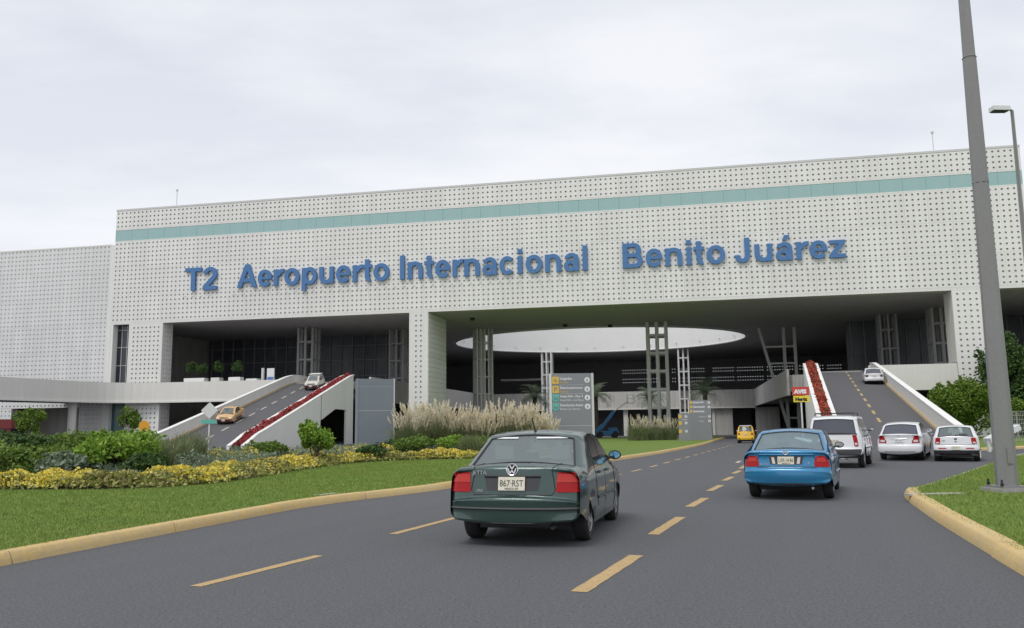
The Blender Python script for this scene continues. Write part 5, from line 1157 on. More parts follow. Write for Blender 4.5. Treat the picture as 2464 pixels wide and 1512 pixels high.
# grey-green groundcover behind the border
P3, _ = band_points([(-12, 23.4), (-10.2, 23.3), (-9.6, 25.2), (-9.1, 28.5), (-8.6, 32.5), (-7.6, 36.6), (-5.2, 39.4), (-1, 40.4), (2, 42)], 34000, 3.8, .78)
P4, _ = band_points([(-22, 24.4), (-12, 24.0), (-11, 31), (-9.5, 37), (-3, 42.5), (1.6, 43.5)], 22000, 5.5, .5)
o = obj('groundcover', quads_mesh('groundcover', [(leaf_quads(P3, .12, .7, .35), 0), (leaf_quads(P4, .10, .5), 1)], [M['leaf_grey'], M['leaf_mid']])); tag(o, 'grey-green strap-leaved plants massed behind the yellow border', 'plants', kind='stuff')
P5, hh = band_points([(-10.2, 30), (-9.4, 34), (-8, 38.4), (-5, 41.2)], 3600, 1.6, .62); P5[:, 2] = .15 + hh * RNG.uniform(.8, 1.15, len(hh))
o = obj('flower_patch', quads_mesh('flower_patch', [(leaf_quads(P5, .08, .6, .9), 0)], [M['flower_yellow']])); tag(o, 'loose patch of yellow flowers in front of the foot of the left ramp', 'flowers', kind='stuff')
# hedge mass behind, to the left: individually readable rounded bushes
bl = [(-13.6, 24.2, 2.5, 1.25, 'leaf_mid', 'mid-green bush at the left end of the bed'), (-11.6, 25.0, 2.6, 1.45, 'leaf_bright', 'broad yellow-green bush, first from the left behind the yellow border'), (-12.6, 26.6, 2.2, 1.3, 'leaf_mid', 'mid-green bush just behind the broad yellow-green one at the left'),
      (-14.3, 29.0, 2.8, 1.6, 'leaf_mid', 'tall mid-green bush in the second row at the left'), (-14.2, 31.8, 2.6, 1.6, 'leaf_bright', 'yellow-green bush in the second row, left of the grey tussocks'), (-16.4, 27.5, 3.0, 1.7, 'leaf_dark', 'dark bush at the far left edge of the bed'),
      (-17.6, 33, 3.2, 1.5, 'leaf_mid', 'wide bush at the back of the bed on the left'), (-15.8, 36.0, 2.6, 1.1, 'leaf_mid', 'low bush in front of the foot of the left ramp wall')]
bl += [(-12.4, 23.6, 1.5, .9, 'leaf_grey', 'small grey-leaved bush in the front row near the left end'), (-10.2, 23.9, 1.3, .85, 'leaf_dark', 'small dark bush in the front row right of the broad yellow-green bush'), (-15.6, 25.2, 1.6, 1.3, 'leaf_bright', 'yellow-green bush touching the left edge of the picture'),
       (-13.2, 27.3, 1.4, 1.5, 'leaf_bright', 'upright yellow-green bush rising from the second row at the left'), (-12.3, 31.0, 1.6, 1.15, 'leaf_grey', 'grey-green bush before the foot of the ramp parapet'), (-11.9, 25.0, 1.0, 1.25, 'leaf_dark', 'narrow dark bush inside the front row at the left')]
for x, y_, w_, h_, mt, lb in bl: shrub(x, y_, w_, h_, mt, lb, 5200 if h_ > 1.3 else 3800, .12, lumps=18)
shrub(-7.75, 33.2, 1.55, 1.95, 'leaf_bright', 'tall bright green shrub standing in front of the white ramp wall', 5600, .12, lumps=13)
shrub(-9.9, 34.5, 1.9, 1.05, 'leaf_mid', 'small green bush left of the tall bright shrub', 3400, .11); shrub(-6.2, 36.8, 1.5, .85, 'leaf_dark', 'low dark bush right of the tall bright shrub', 2400, .1)
shrub(-4.6, 40.8, 2.6, 1.25, 'leaf_mid', 'rounded green bush in front of the left pampas clump', 4600, .11); shrub(-3.0, 41.6, 2.4, 1.15, 'leaf_bright', 'yellow-green bush behind the yellow border left of the green sedan', 4200, .11); shrub(-1.1, 42.2, 2.6, 1.1, 'leaf_mid', 'low bush hidden partly by the roof of the green sedan', 4000, .11)
shrub(-5.9, 42.6, 1.8, 1.0, 'leaf_dark', 'dark bush at the foot of the grey slab', 2800, .1)
# reed tussocks
def blades(n, r, h, spread=.5, w=.02, seg=3, base_r=.25):
    az = RNG.uniform(0, 2 * np.pi, n); lean = RNG.uniform(.05, spread, n) * h; hh = h * RNG.uniform(.6, 1.05, n); br = base_r * np.sqrt(RNG.uniform(0, 1, n)) * r; baz = RNG.uniform(0, 2 * np.pi, n)
    base = np.stack([br * np.cos(baz), br * np.sin(baz), np.zeros(n)], 1); out_ = np.stack([np.cos(az), np.sin(az), np.zeros(n)], 1); sd = np.stack([-np.sin(az + RNG.uniform(-1, 1, n)), np.cos(az), np.zeros(n)], 1)
    pts = []
    for k in range(seg + 1):
        t = k / seg; pts.append(base + out_ * (lean * t ** 2.0)[:, None] + np.array([0, 0, 1]) * (hh * (t - .16 * t * t * (lean / h / .5)))[:, None])
    V = []
    for k in range(seg):
        w0, w1 = w * (1 - .75 * k / seg), w * (1 - .75 * (k + 1) / seg); V.append(np.stack([pts[k] - sd * w0, pts[k] + sd * w0, pts[k + 1] + sd * w1, pts[k + 1] - sd * w1], 1).reshape(-1, 3))
    return np.concatenate(V), pts[-1], out_
def tussock(x, y, w, h, label, matn='leaf_reed', n=900, group=None):
    root = thing('reed_tussock', label, 'grass tussock', (x, y, .15), group=group); V, _, _ = blades(n, w, h, .45, .012, 3, .35); o = obj('blades', quads_mesh('blades', [(V, 0)], M[matn]), root); o['kind'] = 'stuff'; return root
for x, y_, w_, h_, lb in [(-14.9, 24.0, 1.0, 1.35, 'grey-green grass tussock at the far left of the bed'), (-10.6, 25.4, 1.3, 1.15, 'fine upright tussock left of the ramp foot, nearest the border'), (-10.9, 27.6, 1.3, 1.2, 'wispy tussock just right of the nearest one at the ramp foot'), (-11.2, 29.6, 1.3, 1.4, 'dark tussock in front of the ramp road'), (-2.0, 40.2, 1.3, 1.1, 'grey-green tussock beside the green sedan'), (-0.6, 41.0, 1.3, 1.0, 'tussock partly behind the roof of the green sedan')]:
    tussock(x, y_, w_, h_, lb)
# pampas grass
def pampas(x, y, w, h, nb, npl, label, base=.15, pl=.42):
    root = thing('pampas_grass', label, 'pampas grass', (x, y, base), group='pampas grass clumps'); V, _, _ = blades(nb, w, h * .66, .75, .013, 4, .5); o = obj('blades', quads_mesh('blades', [(V, 0)], M['leaf_reed']), root); o['kind'] = 'stuff'
    S = []; Q = []
    for k in range(npl):
        az = RNG.uniform(0, 6.28); out_ = np.array([math.cos(az), math.sin(az), 0]); tilt = RNG.uniform(.02, .55); b = out_ * RNG.uniform(0, .3) * w; H_ = h * RNG.uniform(.62, 1.06) * (1 - tilt * .30)
        top = b + out_ * tilt * H_ * .9 + np.array([0, 0, H_]); d = (top - b) / np.linalg.norm(top - b); L_ = pl * RNG.uniform(.75, 1.3); s0 = top - d * L_
        sd = np.cross(d, [0, 0, 1.0]); sd /= np.linalg.norm(sd); S.append(np.array([b - sd * .008, b + sd * .008, s0 + sd * .006, s0 - sd * .006]))
        m_ = 24; t = RNG.uniform(0, 1, m_); c_ = s0 + np.outer(t, d) * L_ * 1.1; rd = RNG.normal(size=(m_, 3)); rd /= np.linalg.norm(rd, axis=1)[:, None]
        wd = .07 * np.sin(np.pi * np.clip(t * .85 + .12, 0, 1)); ln = .13; a_ = d + rd * .33; tip = c_ + a_ * ln; side_ = np.cross(a_, rd); side_ /= np.linalg.norm(side_, axis=1)[:, None] + 1e-6; c2 = c_ + rd * wd[:, None]
        Q.append(np.stack([c_ - side_ * .014, c2 + side_ * .026, tip, c2 - side_ * .026], 1).reshape(-1, 3))
    o = obj('stalks', quads_mesh('stalks', [(np.concatenate(S), 0)], M['leaf_reed']), root); o['kind'] = 'stuff'; o = obj('plumes', quads_mesh('plumes', [(np.concatenate(Q), 0)], M['plume']), root); o['kind'] = 'stuff'
PG = [(-5.5, 46.4, 1.7, 2.75, 'leftmost pampas clump, right beside the grey slab'), (-4.2, 47.2, 1.9, 2.95, 'tallest pampas clump in front of the middle pier'), (-2.9, 47.0, 1.8, 2.6, 'pampas clump between the pier and the lattice column'), (-1.7, 46.6, 1.7, 2.35, 'pampas clump in front of the lattice column base'), (-.5, 47.2, 1.9, 2.85, 'pampas clump directly above the green sedan roof'), (.7, 47.0, 1.8, 2.65, 'pampas clump left of the tall direction sign'), (1.6, 46.8, 1.4, 2.1, 'smallest pampas clump touching the tall direction sign')]
for x, y_, w_, h_, lb in PG: pampas(x, y_, w_, h_, 1700, 130, lb)
for x, y_, w_, h_, lb in [(13.0, 88.5, 2.2, 2.6, 'far pampas clump, left one by the second lattice column'), (14.6, 89.5, 2.4, 2.4, 'far pampas clump in the middle of the three by the small sign'), (16.2, 90, 2.2, 2.45, 'far pampas clump nearest the small sign')]: pampas(x, y_, w_, h_, 1100, 60, lb, pl=.45)
# palms
def palm(x, y, h, r, label, base=.13, nf=34):
    root = thing('palm_tree', label, 'palm tree', (x, y, base), group='palms in the plaza'); mb = MB(); mb.tube([(0, 0, 0), (.05, 0, h * .5), (0, .05, h)], [.38, .3, .34], 12); mb.build('trunk', M['trunk'], root, smooth=60)
    Q = []; R_ = []
    for k in range(nf):
        az = k * 2.4 + RNG.uniform(-.2, .2); el = RNG.uniform(-.35, 1.25); out_ = np.array([math.cos(az), math.sin(az), 0]); seg = 9; p = np.array([0, 0, h]); ang = el + .35; L_ = r * RNG.uniform(.85, 1.1); pts = [p]
        for s_ in range(seg): p = p + (out_ * math.cos(ang) + np.array([0, 0, math.sin(ang)])) * L_ / seg; ang -= .17 + .05 * s_ * .5; pts.append(p)
        for s_ in range(1, seg + 1):
            d = pts[s_] - pts[s_ - 1]; d /= np.linalg.norm(d); sd = np.cross(d, [0, 0, 1.]); sd /= np.linalg.norm(sd) + 1e-9
            for side_ in (-1, 1):
                for q in (0, .5):
                    c_ = pts[s_ - 1] + (pts[s_] - pts[s_ - 1]) * q; ll = r * .24 * math.sin(math.pi * min(1, (s_ + q) / seg * .85 + .1)) + .05; tip = c_ + (sd * side_ * .8 + d * .55 + np.array([0, 0, -.25])) * ll; Q.append(np.array([c_, c_ + d * .07, tip, tip - d * .03]))
    obj('crown', quads_mesh('crown', [(np.array(Q).reshape(-1, 3), 0)], M['leaf_palm']), root)
palm(3.3, 128, 6.0, 3.6, 'date palm left of the tall direction sign'); palm(12.6, 129, 6.2, 3.7, 'date palm half hidden behind the tall direction sign'); palm(21.0, 130, 5.6, 3.6, 'date palm directly behind the right lattice column'); palm(28.6, 126, 6.2, 3.9, 'date palm above the small double sign')
# trees
def tree(x, y, h, w, th, label, matn='leaf_tree', n=9000, leaf=.2, lumps=26, base=.0, trunkm='trunk', tw=.14, lean=0, d=None, name='broadleaf_tree'):
    root = thing(name, label, 'tree', (x, y, base)); ch = h - th; P = blob_points(n, w / 2, (d or w) / 2, ch * .56, lumps, (lean, 0, th + ch * .5), .62, (.28, .48), flat=False)
    obj('crown', quads_mesh('crown', [(leaf_quads(P, leaf, .25, .55), 0)], M[matn]), root); mb = MB(); mb.tube([(0, 0, 0), (lean * .3, 0, th * .6), (lean * .7, 0, th + ch * .35)], [tw, tw * .8, tw * .5], 10)
    for k in range(7):
        a = k * .9; mb.tube([(lean * .5, 0, th * .8), (lean + math.cos(a) * w * .18, math.sin(a) * w * .18, th + ch * .35), (lean + math.cos(a) * w * .33, math.sin(a) * w * .33, th + ch * .6)], [tw * .5, tw * .3, tw * .12], 6)
    mb.build('trunk', M[trunkm], root, smooth=60); return root
tree(42.1, 79.5, 5.4, 6.0, .9, 'clipped round tree with bright green top beside the right ramp', n=24000, leaf=.24, lumps=34, tw=.2)
tree(49.5, 84, 10.2, 7.0, 1.6, 'tall dark tree right of the grey pole', 'leaf_dark', n=20000, leaf=.3, lumps=30, tw=.25)
tree(54.5, 88, 9.0, 7.0, 1.6, 'tall dark tree at the right edge behind the wire fence', 'leaf_dark', n=14000, leaf=.3, lumps=24, tw=.25); tree(46.5, 78.5, 4.0, 3.6, .6, 'small bushy tree behind the foot of the grey pole', 'leaf_tree', n=9000, leaf=.22, lumps=16, tw=.12)
tree(-40.2, 70, 3.9, 2.7, 1.5, 'thin street tree with sparse crown at the far left', 'leaf_tree', n=2600, leaf=.2, lumps=12, trunkm='bark_pale', tw=.09, lean=.4); tree(-31.7, 70, 3.4, 2.0, 1.5, 'small round street tree by the left corner of the terminal', 'leaf_tree', n=3600, leaf=.17, lumps=12, trunkm='bark_pale', tw=.08)
# wire fence behind the right lawn
fe = thing('wire_fence', 'grey wire fence with thin posts in front of the dark trees at the right', 'fence', (0, 0, .13)); fm = MB(); fm.box(-.035, .035, -.035, .035, 0, 2.2); fme = fm.mesh('post', M['pole'])
fl = [(34.5 + i * 2.4, 61 + i * 1.3) for i in range(13)]
for p in fl: obj('post', fme, fe, (p[0], p[1], 0))
mb = MB()
for z in np.arange(.1, 2.2, .3): mb.beam((*fl[0], z), (*fl[-1], z), .018)
n_ = 160
for i in range(n_): t = i / n_; x = fl[0][0] + (fl[-1][0] - fl[0][0]) * t; y_ = fl[0][1] + (fl[-1][1] - fl[0][1]) * t; mb.box(x - .006, x + .006, y_ - .006, y_ + .006, .1, 2.15)
mb.build('wire', M['steel'], fe)
# low white barrier by the hatchback
mb = MB(); mb.beam((0, 0, .55), (1.9, .5, 1.25), .5, .3); br = tag(mb.build('barrier_arm', M['car_white'], None, (24.6, 44.3, 0)), 'white raised barrier box behind the white hatchback', 'barrier'); mb = MB(); mb.box(.6, .75, .1, .25, 0, .75); mb.box(.0, .12, -.1, .05, 0, .6); mb.build('leg', M['steel_light'], br)
# lawn blades near the camera
def in_poly(px, py, poly):
    c_ = np.zeros(len(px), bool); n = len(poly)
    for i in range(n):
        (x1, y1), (x2, y2) = poly[i], poly[(i + 1) % n]; k = ((y1 > py) != (y2 > py)) & (px < (x2 - x1) * (py - y1) / (y2 - y1 + 1e-12) + x1); c_ ^= k
    return c_
def turf(name, poly, box, n, exclude=None, label=None, h=.034):
    x = RNG.uniform(box[0], box[1], n); y_ = box[2] + (box[3] - box[2]) * RNG.uniform(0, 1, n) ** 1.5; k = in_poly(x, y_, poly)
    if exclude: k &= ~in_poly(x, y_, exclude)
    x, y_ = x[k], y_[k]; n = len(x); s_ = .7 + y_ / 22; az = RNG.uniform(0, 6.28, n); w_ = .0045 * s_; hh = h * RNG.uniform(.5, 1.2, n) * (.7 + .3 * s_); B_ = np.stack([x, y_, np.full(n, .13)], 1); sd = np.stack([np.cos(az), np.sin(az), np.zeros(n)], 1) * w_[:, None]; ln = np.stack([RNG.normal(0, .4, n), RNG.normal(0, .4, n), np.ones(n)], 1) * hh[:, None]
    V = np.stack([B_ - sd, B_ + sd, B_ + ln + sd * .3, B_ + ln - sd * .3], 1).reshape(-1, 3); o = obj(name, quads_mesh(name, [(V, 0)], M['blade'])); tag(o, label, 'grass', kind='stuff')
turf('turf', inset(edgeA, 0.17, 1) + left_poly[len(edgeA):], (-14.5, -1, 8.5, 40), 420000, bedl + [(2, 60), (-60, 60)], 'short mown grass between the yellow kerb and the flower border')
turf('turf', inset(near + far[1:], 0.13, -1) + [(90, 60), (90, 0), (4, -8)], (5, 22, 9, 34), 260000, None, 'short mown grass around the foot of the tall grey pole')

# ------------------------------------------------------------------ signs
def print_on(root, s, x, z, size, mt, y=-.5, align='LEFT', bold=.0, wd=None):
    me = text_mesh(s, size, bold, 0.0, align, M[mt], 2); lo, hi = bounds(me)
    if wd: me.transform(Matrix.Diagonal((wd / (hi[0] - lo[0]), 1, 1, 1)))
    stand_text(me); return obj('lettering', me, root, (x, y, z))
def flat_poly(root, pts, y, mt, name, th=.02):
    mb = MB(); n = len(pts); v = [(a, y, b) for a, b in pts] + [(a, y + th, b) for a, b in pts]; mb.add(v, [tuple(range(n)), tuple(range(n, 2 * n))[::-1]] + [(i, n + i, n + (i + 1) % n, (i + 1) % n) for i in range(n)]); return mb.build(name, M[mt], root)
def circle_sign(root, x, z, r, y, ang):
    mb = MB(); n = 24; mb.add([(x + r * math.cos(2 * math.pi * k / n), y, z + r * math.sin(2 * math.pi * k / n)) for k in range(n)], [tuple(range(n))]); d = mb.build('arrow_disc', M['sign_white'], root, fixn=False)
    a = [(-.09, -.05), (.0, .12), (.09, -.05), (.03, -.03), (.03, -.13), (-.03, -.13), (-.03, -.03)]; c_, s_ = math.cos(ang), math.sin(ang)
    mb = MB(); mb.add([(x + (p[0] * c_ - p[1] * s_) * r * 5, y - .006, z + (p[0] * s_ + p[1] * c_) * r * 5) for p in a], [tuple(range(7))]); mb.build('arrow', M['sign_grey'], d, fixn=False)
sg = thing('direction_sign', 'tall grey airport direction sign with yellow and teal symbols above the green sedan', 'sign', (3.46, 50, .0), R(2)); hw = 1.3; T = 4.68
mb = MB(); mb.box(-hw + .12, hw - .14, -.18, .18, 0, T); mb.build('panel', M['sign_grey'], sg); mb = MB(); mb.box(-hw, -hw + .115, -.2, .2, 0, T + .0); mb.build('side_post', M['steel_light'], sg); mb = MB(); mb.box(hw - .135, hw, -.2, .2, 0, T); mb.build('side_post', M['steel'], sg)
mb = MB(); mb.box(-hw + .12, hw - .14, -.184, -.18, 1.60, 1.615); mb.box(-hw + .12, hw - .14, -.184, -.18, 2.82, 2.83); mb.build('panel_joint', M['steel_light'], sg)
rowsS = [(4.28, 'sign_yellow', 'Llegadas', 'Arrivals', math.pi / 2 * 0), (3.74, 'sign_yellow', 'Estacionamiento', 'Parking', 0), (3.24, 'sign_teal', 'Hotel NH - Piso 3', 'Hotel NH - 3rd Floor', 0), (2.72, 'sign_teal', 'Devolución Autos', 'Rental Car Return', 0)]
for z, mt, a, b, an in rowsS:
    if mt == 'sign_yellow': ic = flat_poly(sg, [(-1.15, z - .22), (-.76, z - .22), (-.76, z + .20), (-1.15, z + .20)], -.2, mt, 'symbol')
    else: ic = flat_poly(sg, [(-1.15, z - .14), (-.95, z - .25), (-.76, z - .14), (-.76, z + .22), (-1.15, z + .22)], -.2, mt, 'symbol')
    mb = MB()
    if a.startswith('Lle'): mb.beam((-1.08, -.206, z + .02), (-.84, -.206, z - .06), .05, .004); mb.beam((-.98, -.206, z + .12), (-.92, -.206, z - .08), .05, .004)
    elif a.startswith('Est'): mb.beam((-1.02, -.206, z - .13), (-1.02, -.206, z + .13), .05, .004); mb.beam((-1.0, -.206, z + .11), (-.88, -.206, z + .11), .045, .004); mb.beam((-.88, -.206, z + .12), (-.88, -.206, z), .045, .004); mb.beam((-1.0, -.206, z), (-.88, -.206, z), .045, .004)
    else: mb.beam((-1.06, -.206, z - .04), (-.85, -.206, z - .04), .05, .004); mb.beam((-1.04, -.206, z - .08), (-1.04, -.206, z + .1), .04, .004); mb.beam((-.87, -.206, z - .08), (-.87, -.206, z + .06), .04, .004)
    mb.build('pictogram', M['sign_grey'], ic)
    print_on(sg, a, -.70, z + .02, .22 if len(a) < 10 else .2, 'sign_white', -.19, bold=.004, wd=None if len(a) < 10 else 1.34); print_on(sg, b, -.70, z - .19, .16, 'sign_white' if mt == 'sign_teal' else 'sign_yellow', -.19); circle_sign(sg, .92, z, .165, -.19, 0)
mb = MB()
for z in (3.99, 3.48): mb.box(-.7, .7, -.186, -.182, z, z + .012)
mb.build('divider', M['steel'], sg)
# blank back of a second such slab
mo = thing('grey_slab', 'blank grey slab sign standing in the bed in front of the left ramp', 'sign', (-8.15, 50, 0), R(20)); mb = MB(); mb.box(-1.03, 1.02, -.38, .38, 0, 4.47); mb.build('panel', M['mono_grey'], mo)
mb = MB(); mb.box(1.025, 1.10, -.40, .40, 0, 4.49); mb.build('side_post', M['steel'], mo); mb = MB(); mb.box(-1.09, -1.035, -.40, .40, 0, 4.49); mb.build('side_post', M['mono_grey'], mo)
mb = MB(); mb.box(-1.03, 1.02, -.386, -.381, 2.6, 2.62); mb.box(-1.03, 1.02, -.386, -.381, 4.0, 4.01); mb.build('panel_joint', M['steel'], mo)
# far pair of signs
s2 = thing('direction_sign', 'far grey direction sign with a column of small white arrows beside the pampas', 'sign', (19.05, 86.5, 0), R(-8)); mb = MB(); mb.box(-1.1, 1.1, -.15, .15, 0, 4.15); mb.build('panel', M['sign_grey'], s2); mb = MB(); mb.box(-1.18, -1.105, -.17, .17, 0, 4.17); mb.build('side_post', M['steel_light'], s2)
for z, a in ((3.85, 'Hotel NH'), (3.4, 'Devolución'), (2.95, 'Autobuses')):
    print_on(s2, a, -.7, z, .26, 'sign_white', -.16, bold=.01); flat_poly(s2, [(-1.02, z - .05), (-.78, z - .05), (-.78, z + .22), (-1.02, z + .22)], -.17, 'sign_yellow', 'symbol')
for z in (3.9, 3.45, 2.5, 2.05): circle_sign(s2, .9, z, .13, -.16, 0)
for z in (2.5, 2.05): print_on(s2, 'Puertas 1 - 4' if z > 2.2 else 'Taxis', -.1, z - .08, .2, 'sign_white', -.16)
s3 = thing('direction_sign', 'small grey sign with yellow squares in front of the far direction sign', 'sign', (16.75, 83.5, 0), R(-8)); mb = MB(); mb.box(-.52, .62, -.12, .12, 0, 2.78); mb.build('panel', M['sign_grey'], s3)
for z in (2.48, 1.85, 1.05): flat_poly(s3, [(-.5, z - .17), (-.2, z - .17), (-.2, z + .17), (-.5, z + .17)], -.14, 'sign_yellow', 'symbol'); circle_sign(s3, .22, z, .13, -.13, 0)
print_on(s3, 'Llegadas', -.15, 2.15, .16, 'sign_white', -.125)
# car rental sign on a post
rs = thing('rental_sign', 'red over yellow car rental sign on a post left of the right planter', 'sign', (15.3, 45, 0), R(-14)); mb = MB(); mb.box(-.43, .43, -.06, .06, 3.06, 3.5); pn = mb.build('panel', M['sign_red'], rs); mb = MB(); mb.box(-.38, .43, -.06, .06, 2.7, 3.03); pn2 = mb.build('panel', M['sign_bright_yellow'], rs); pn2['label'] = 'yellow lower panel'; pn['label'] = 'red upper panel'
print_on(rs, 'AVIS', -.33, 3.16, .28, 'sign_white', -.065, bold=.02, wd=.66); print_on(rs, 'Hertz', -.29, 2.77, .24, 'black', -.065, bold=.02, wd=.62); mb = MB(); mb.box(-.04, .04, -.04, .04, 0, 2.7); mb.build('post', M['steel'], rs)
# diamond warning sign seen from behind
dg = thing('road_sign', 'grey back of a diamond road sign above a small green plate', 'road sign', (-16.55, 46.2, .15)); mb = MB(); mb.add([(0, .02, 2.05), (.46, .02, 2.5), (0, .02, 2.95), (-.46, .02, 2.5), (0, -.0, 2.05), (.46, 0, 2.5), (0, 0, 2.95), (-.46, 0, 2.5)], [(0, 1, 2, 3), (7, 6, 5, 4), (0, 4, 5, 1), (1, 5, 6, 2), (2, 6, 7, 3), (3, 7, 4, 0)]); mb.build('sign_plate', M['steel_light'], dg); mb = MB(); mb.box(-.42, .42, 0, .02, 1.78, 2.0); mb.build('lower_plate', M['sign_teal'], dg); mb = MB(); mb.box(-.03, .03, .025, .07, 0, 2.9); mb.build('post', M['steel_light'], dg)
og = thing('road_sign', 'round orange road sign by the perforated pier at the left', 'road sign', (-33.9, 78, 0)); mb = MB(); mb.lathe([(0, 0), (.5, 0), (.5, .03), (0, .03)], 'Y', 24, (0, 0, 2.1)); mb.build('sign_plate', M['sign_orange'], og); mb = MB(); mb.box(-.03, .03, .035, .09, 0, 2.4); mb.build('post', M['steel'], og)

# ------------------------------------------------------------------ poles and lamps
pl = thing('light_pole', 'tall grey steel pole in the foreground on the right-hand lawn', 'pole', (9.62, 16.75, .13)); mb = MB()
mb.tube([(0, 0, .12), (0, 0, 3), (0, 0, 8.9)], [.205, .178, .13], 8); mb.tube([(0, 0, 8.9), (0, 0, 8.92), (0, 0, 12.0)], [.145, .12, .09], 8); mb.build('shaft', M['pole'], pl, rz=R(12), smooth=25)
mb = MB(); mb.prism([(-.27, -.27), (.27, -.27), (.27, .27), (-.27, .27)], .08, .125); mb.build('base_plate', M['pole'], pl, rz=R(6)); mb = MB(); mb.prism([(-.34, -.34), (.34, -.34), (.34, .34), (-.34, .34)], -.03, .08); mb.build('footing', M['concrete_grey'], pl, rz=R(6))
bm_ = MB(); bm_.lathe([(0, 0), (.035, 0), (.035, .05), (.02, .05), (.02, .12), (0, .12)], 'Z', 6); bme = bm_.mesh('bolt', M['rubber'])
for sx_, sy in ((-1, -1), (1, -1), (1, 1), (-1, 1)): obj('bolt', bme, pl, (sx_ * .235, sy * .235, .125))
mb = MB(); mb.box(-.06, .06, -.02, .0, 0, .3); mb.build('access_cover', M['pole'], pl, (0, -.188, .55)); mb = MB(); mb.tube([(0, 0, 0), (0, 0, .05)], .16, 8); mb.build('band', M['pole'], pl, (0, 0, 6.2))
lp = thing('street_lamp', 'thin street lamp with a flat square head near the right edge', 'street lamp', (18.95, 30.5, .13)); mb = MB(); mb.tube([(0, 0, 0), (0, 0, 13.0), (-.12, 0, 13.08)], [.11, .06, .05], 8); mb.build('post', M['pole'], lp, smooth=30)
mb = MB(); mb.prism([(-.78, -.17), (-.12, -.13), (-.12, .13), (-.78, .17)], 13.0, 13.16); hd = mb.build('lamp_head', M['steel_light'], lp, rz=0); hd.rotation_euler = (0, 0, 0); mb = MB(); mb.box(-.74, -.2, -.13, .13, 12.965, 12.999); mb.build('lens', M['black'], hd)

# ------------------------------------------------------------------ boom lift and other small things
lf = thing('boom_lift', 'blue boom lift with a raised basket parked in the plaza behind the tall sign', 'machine', (12.9, 117, .13)); mb = MB(); mb.box(-1.6, 1.5, -1, 1, .35, .95); mb.box(.2, 1.3, -.8, .8, .95, 1.35); mb.build('chassis', M['lift_blue'], lf); mb = MB(); mb.beam((-.9, 0, 1.2), (1.0, 0, 3.6), .42); mb.beam((-1.4, .1, .9), (-.6, .1, 1.7), .5); mb.build('boom', M['lift_blue'], lf)
mb = MB(); mb.beam((.9, 0, 3.5), (3.0, 0, 4.95), .13); mb.build('jib', M['steel'], lf); mb = MB()
for x in (2.9, 3.8):
    for y_ in (-.4, .4): mb.box(x - .03, x + .03, y_ - .03, y_ + .03, 4.7, 5.85)
for z in (4.7, 5.3, 5.8): mb.box(2.9, 3.8, -.42, -.38, z, z + .05); mb.box(2.9, 3.8, .38, .42, z, z + .05); mb.box(2.88, 2.92, -.4, .4, z, z + .05); mb.box(3.78, 3.82, -.4, .4, z, z + .05)
mb.build('basket', M['steel_light'], lf); mb = MB(); mb.box(2.9, 3.8, -.4, .4, 4.66, 4.7); mb.build('basket_floor', M['steel'], lf)
wm = MB(); wm.lathe([(0, -.16), (.42, -.16), (.45, -.1), (.45, .1), (.42, .16), (0, .16)], 'Y', 16); wme = wm.mesh('wheel', M['rubber'])
for x in (-1.1, 1.0):
    for y_ in (-.95, .95): obj('wheel', wme, lf, (x, y_, .45))
# planters and trees in pots on the left upper deck
for i, (s_, w_, big, lb) in enumerate([(11.2, 1.5, 2.6, 'leftmost white pot with a bushy plant on the upper deck'), (12.6, 1.5, 2.2, 'white pot touching the leftmost pot on the upper deck'), (14.9, 1.2, 2.3, 'low cream pot in the middle of the upper deck pots'), (17.6, 1.6, 2.5, 'white pot with a tall thin plant on the upper deck'), (20.0, 1.5, 0, 'empty pale trough right of the potted plants')]):
    p = wl(s_, 1.4, 7.2); pt = thing('plant_pot', lb, 'plant pot', p, ANG); mb = MB(); mb.prism([(-w_ / 2, -.5), (w_ / 2, -.5), (w_ / 2, .5), (-w_ / 2, .5)], 0, 1.25 if big else 1.0); mb.build('pot', M['drum_white'] if i != 2 else M['concrete'], pt)
    if big: P = blob_points(900, big * .42, .9, big * .5, 8, (0, 0, 1.2 + big * .5)); obj('foliage', quads_mesh('foliage', [(leaf_quads(P, .2), 0)], M['leaf_dark']), pt)
ps = thing('poster_board', 'white poster board on the upper deck above the left ramp', 'board', wl(22.3, 1.6, 7.2), ANG); mb = MB(); mb.box(-.5, .5, -.05, .05, .1, 2.3); mb.build('panel', M['sign_white'], ps); mb = MB(); mb.box(-.42, .42, -.06, -.052, .3, 1.2); mb.build('print', M['sign_blue'], ps)
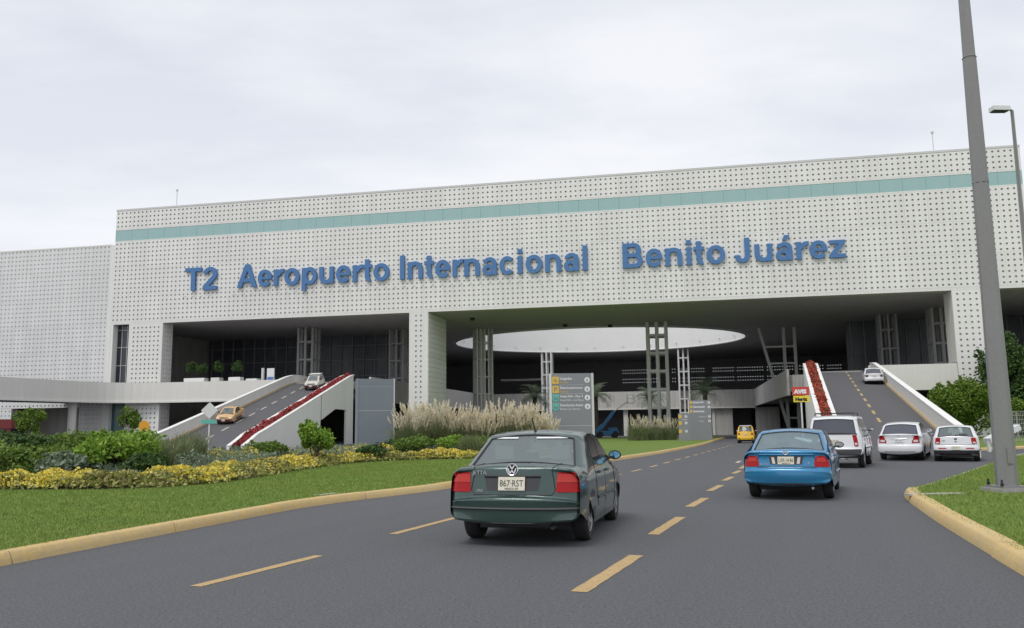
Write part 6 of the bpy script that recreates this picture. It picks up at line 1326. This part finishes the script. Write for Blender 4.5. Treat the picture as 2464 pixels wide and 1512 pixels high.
bo = thing('bollard_post', 'pale post standing left of the poster board', 'post', wl(20.9, 2.2, 7.2), ANG); mb = MB(); mb.tube([(0, 0, 0), (0, 0, 2.4)], .2, 8); mb.build('shaft', M['steel_light'], bo)
# bus and cars at the far left behind the bed
bus = thing('red_bus', 'dark red bus partly hidden behind the bed at the left edge', 'bus', (-50.6, 80, 0), R(8)); mb = MB(); mb.box(-4.0, 3.6, -1.2, 1.2, .4, 1.2); mb.box(-4.0, 3.6, -1.2, 1.2, 2.05, 2.9); mb.box(-4, 3.5, -1.1, 1.1, 1.2, 2.06); mb.build('body', M['bus_red'], bus)
wm = MB(); wm.box(-.55, .55, -.02, .02, 0, .75); wme = wm.mesh('window', M['window_dark'])
for i in range(5): obj('window', wme, bus, (-3.2 + i * 1.4, -1.13, 1.25))
mb = MB(); mb.box(3.51, 3.56, -1.0, 1.0, 1.25, 2.0); mb.build('windscreen', M['window_dark'], bus); 
for x in (-2.6, 2.3):
    w = MB(); w.lathe([(0, -.14), (.45, -.14), (.45, .14), (0, .14)], 'Y', 16); w.build('wheel', M['rubber'], bus, (x, -1.08, .45))
par = Car('red_car', 'small red car with a pale windscreen parked by the bus at the left', M['bus_red'], SH, {'rear_window': (6, 7, 0), 'windscreen': (11, 12, 1)}, 1.62, 3.82, (.62, 3.08), wr=.29, belt=.96, roof=1.42, tum=.76, glassm='glass'); side_glass(par, [[(.52, 1.02), (.62, 1.26), (1.25, 1.32), (1.25, 1.0)], [(1.32, 1.0), (1.32, 1.34), (2.1, 1.32), (2.7, .99)]]); par.place(-43.4, 77, 80, xr=.62)
# green mesh barrier near the corner
gb = thing('mesh_barrier', 'low green mesh barrier at the foot of the left corner of the terminal', 'barrier', (-38, 84, 0)); mb = MB(); mb.box(0, 4.6, 0, .05, .1, 1.1); mb.build('mesh_panel', M['sign_teal'], gb); mb = MB()
for x in (0, 2.3, 4.6): mb.box(x - .04, x + .04, -.03, .03, 0, 1.2)
mb.build('post', M['steel'], gb)
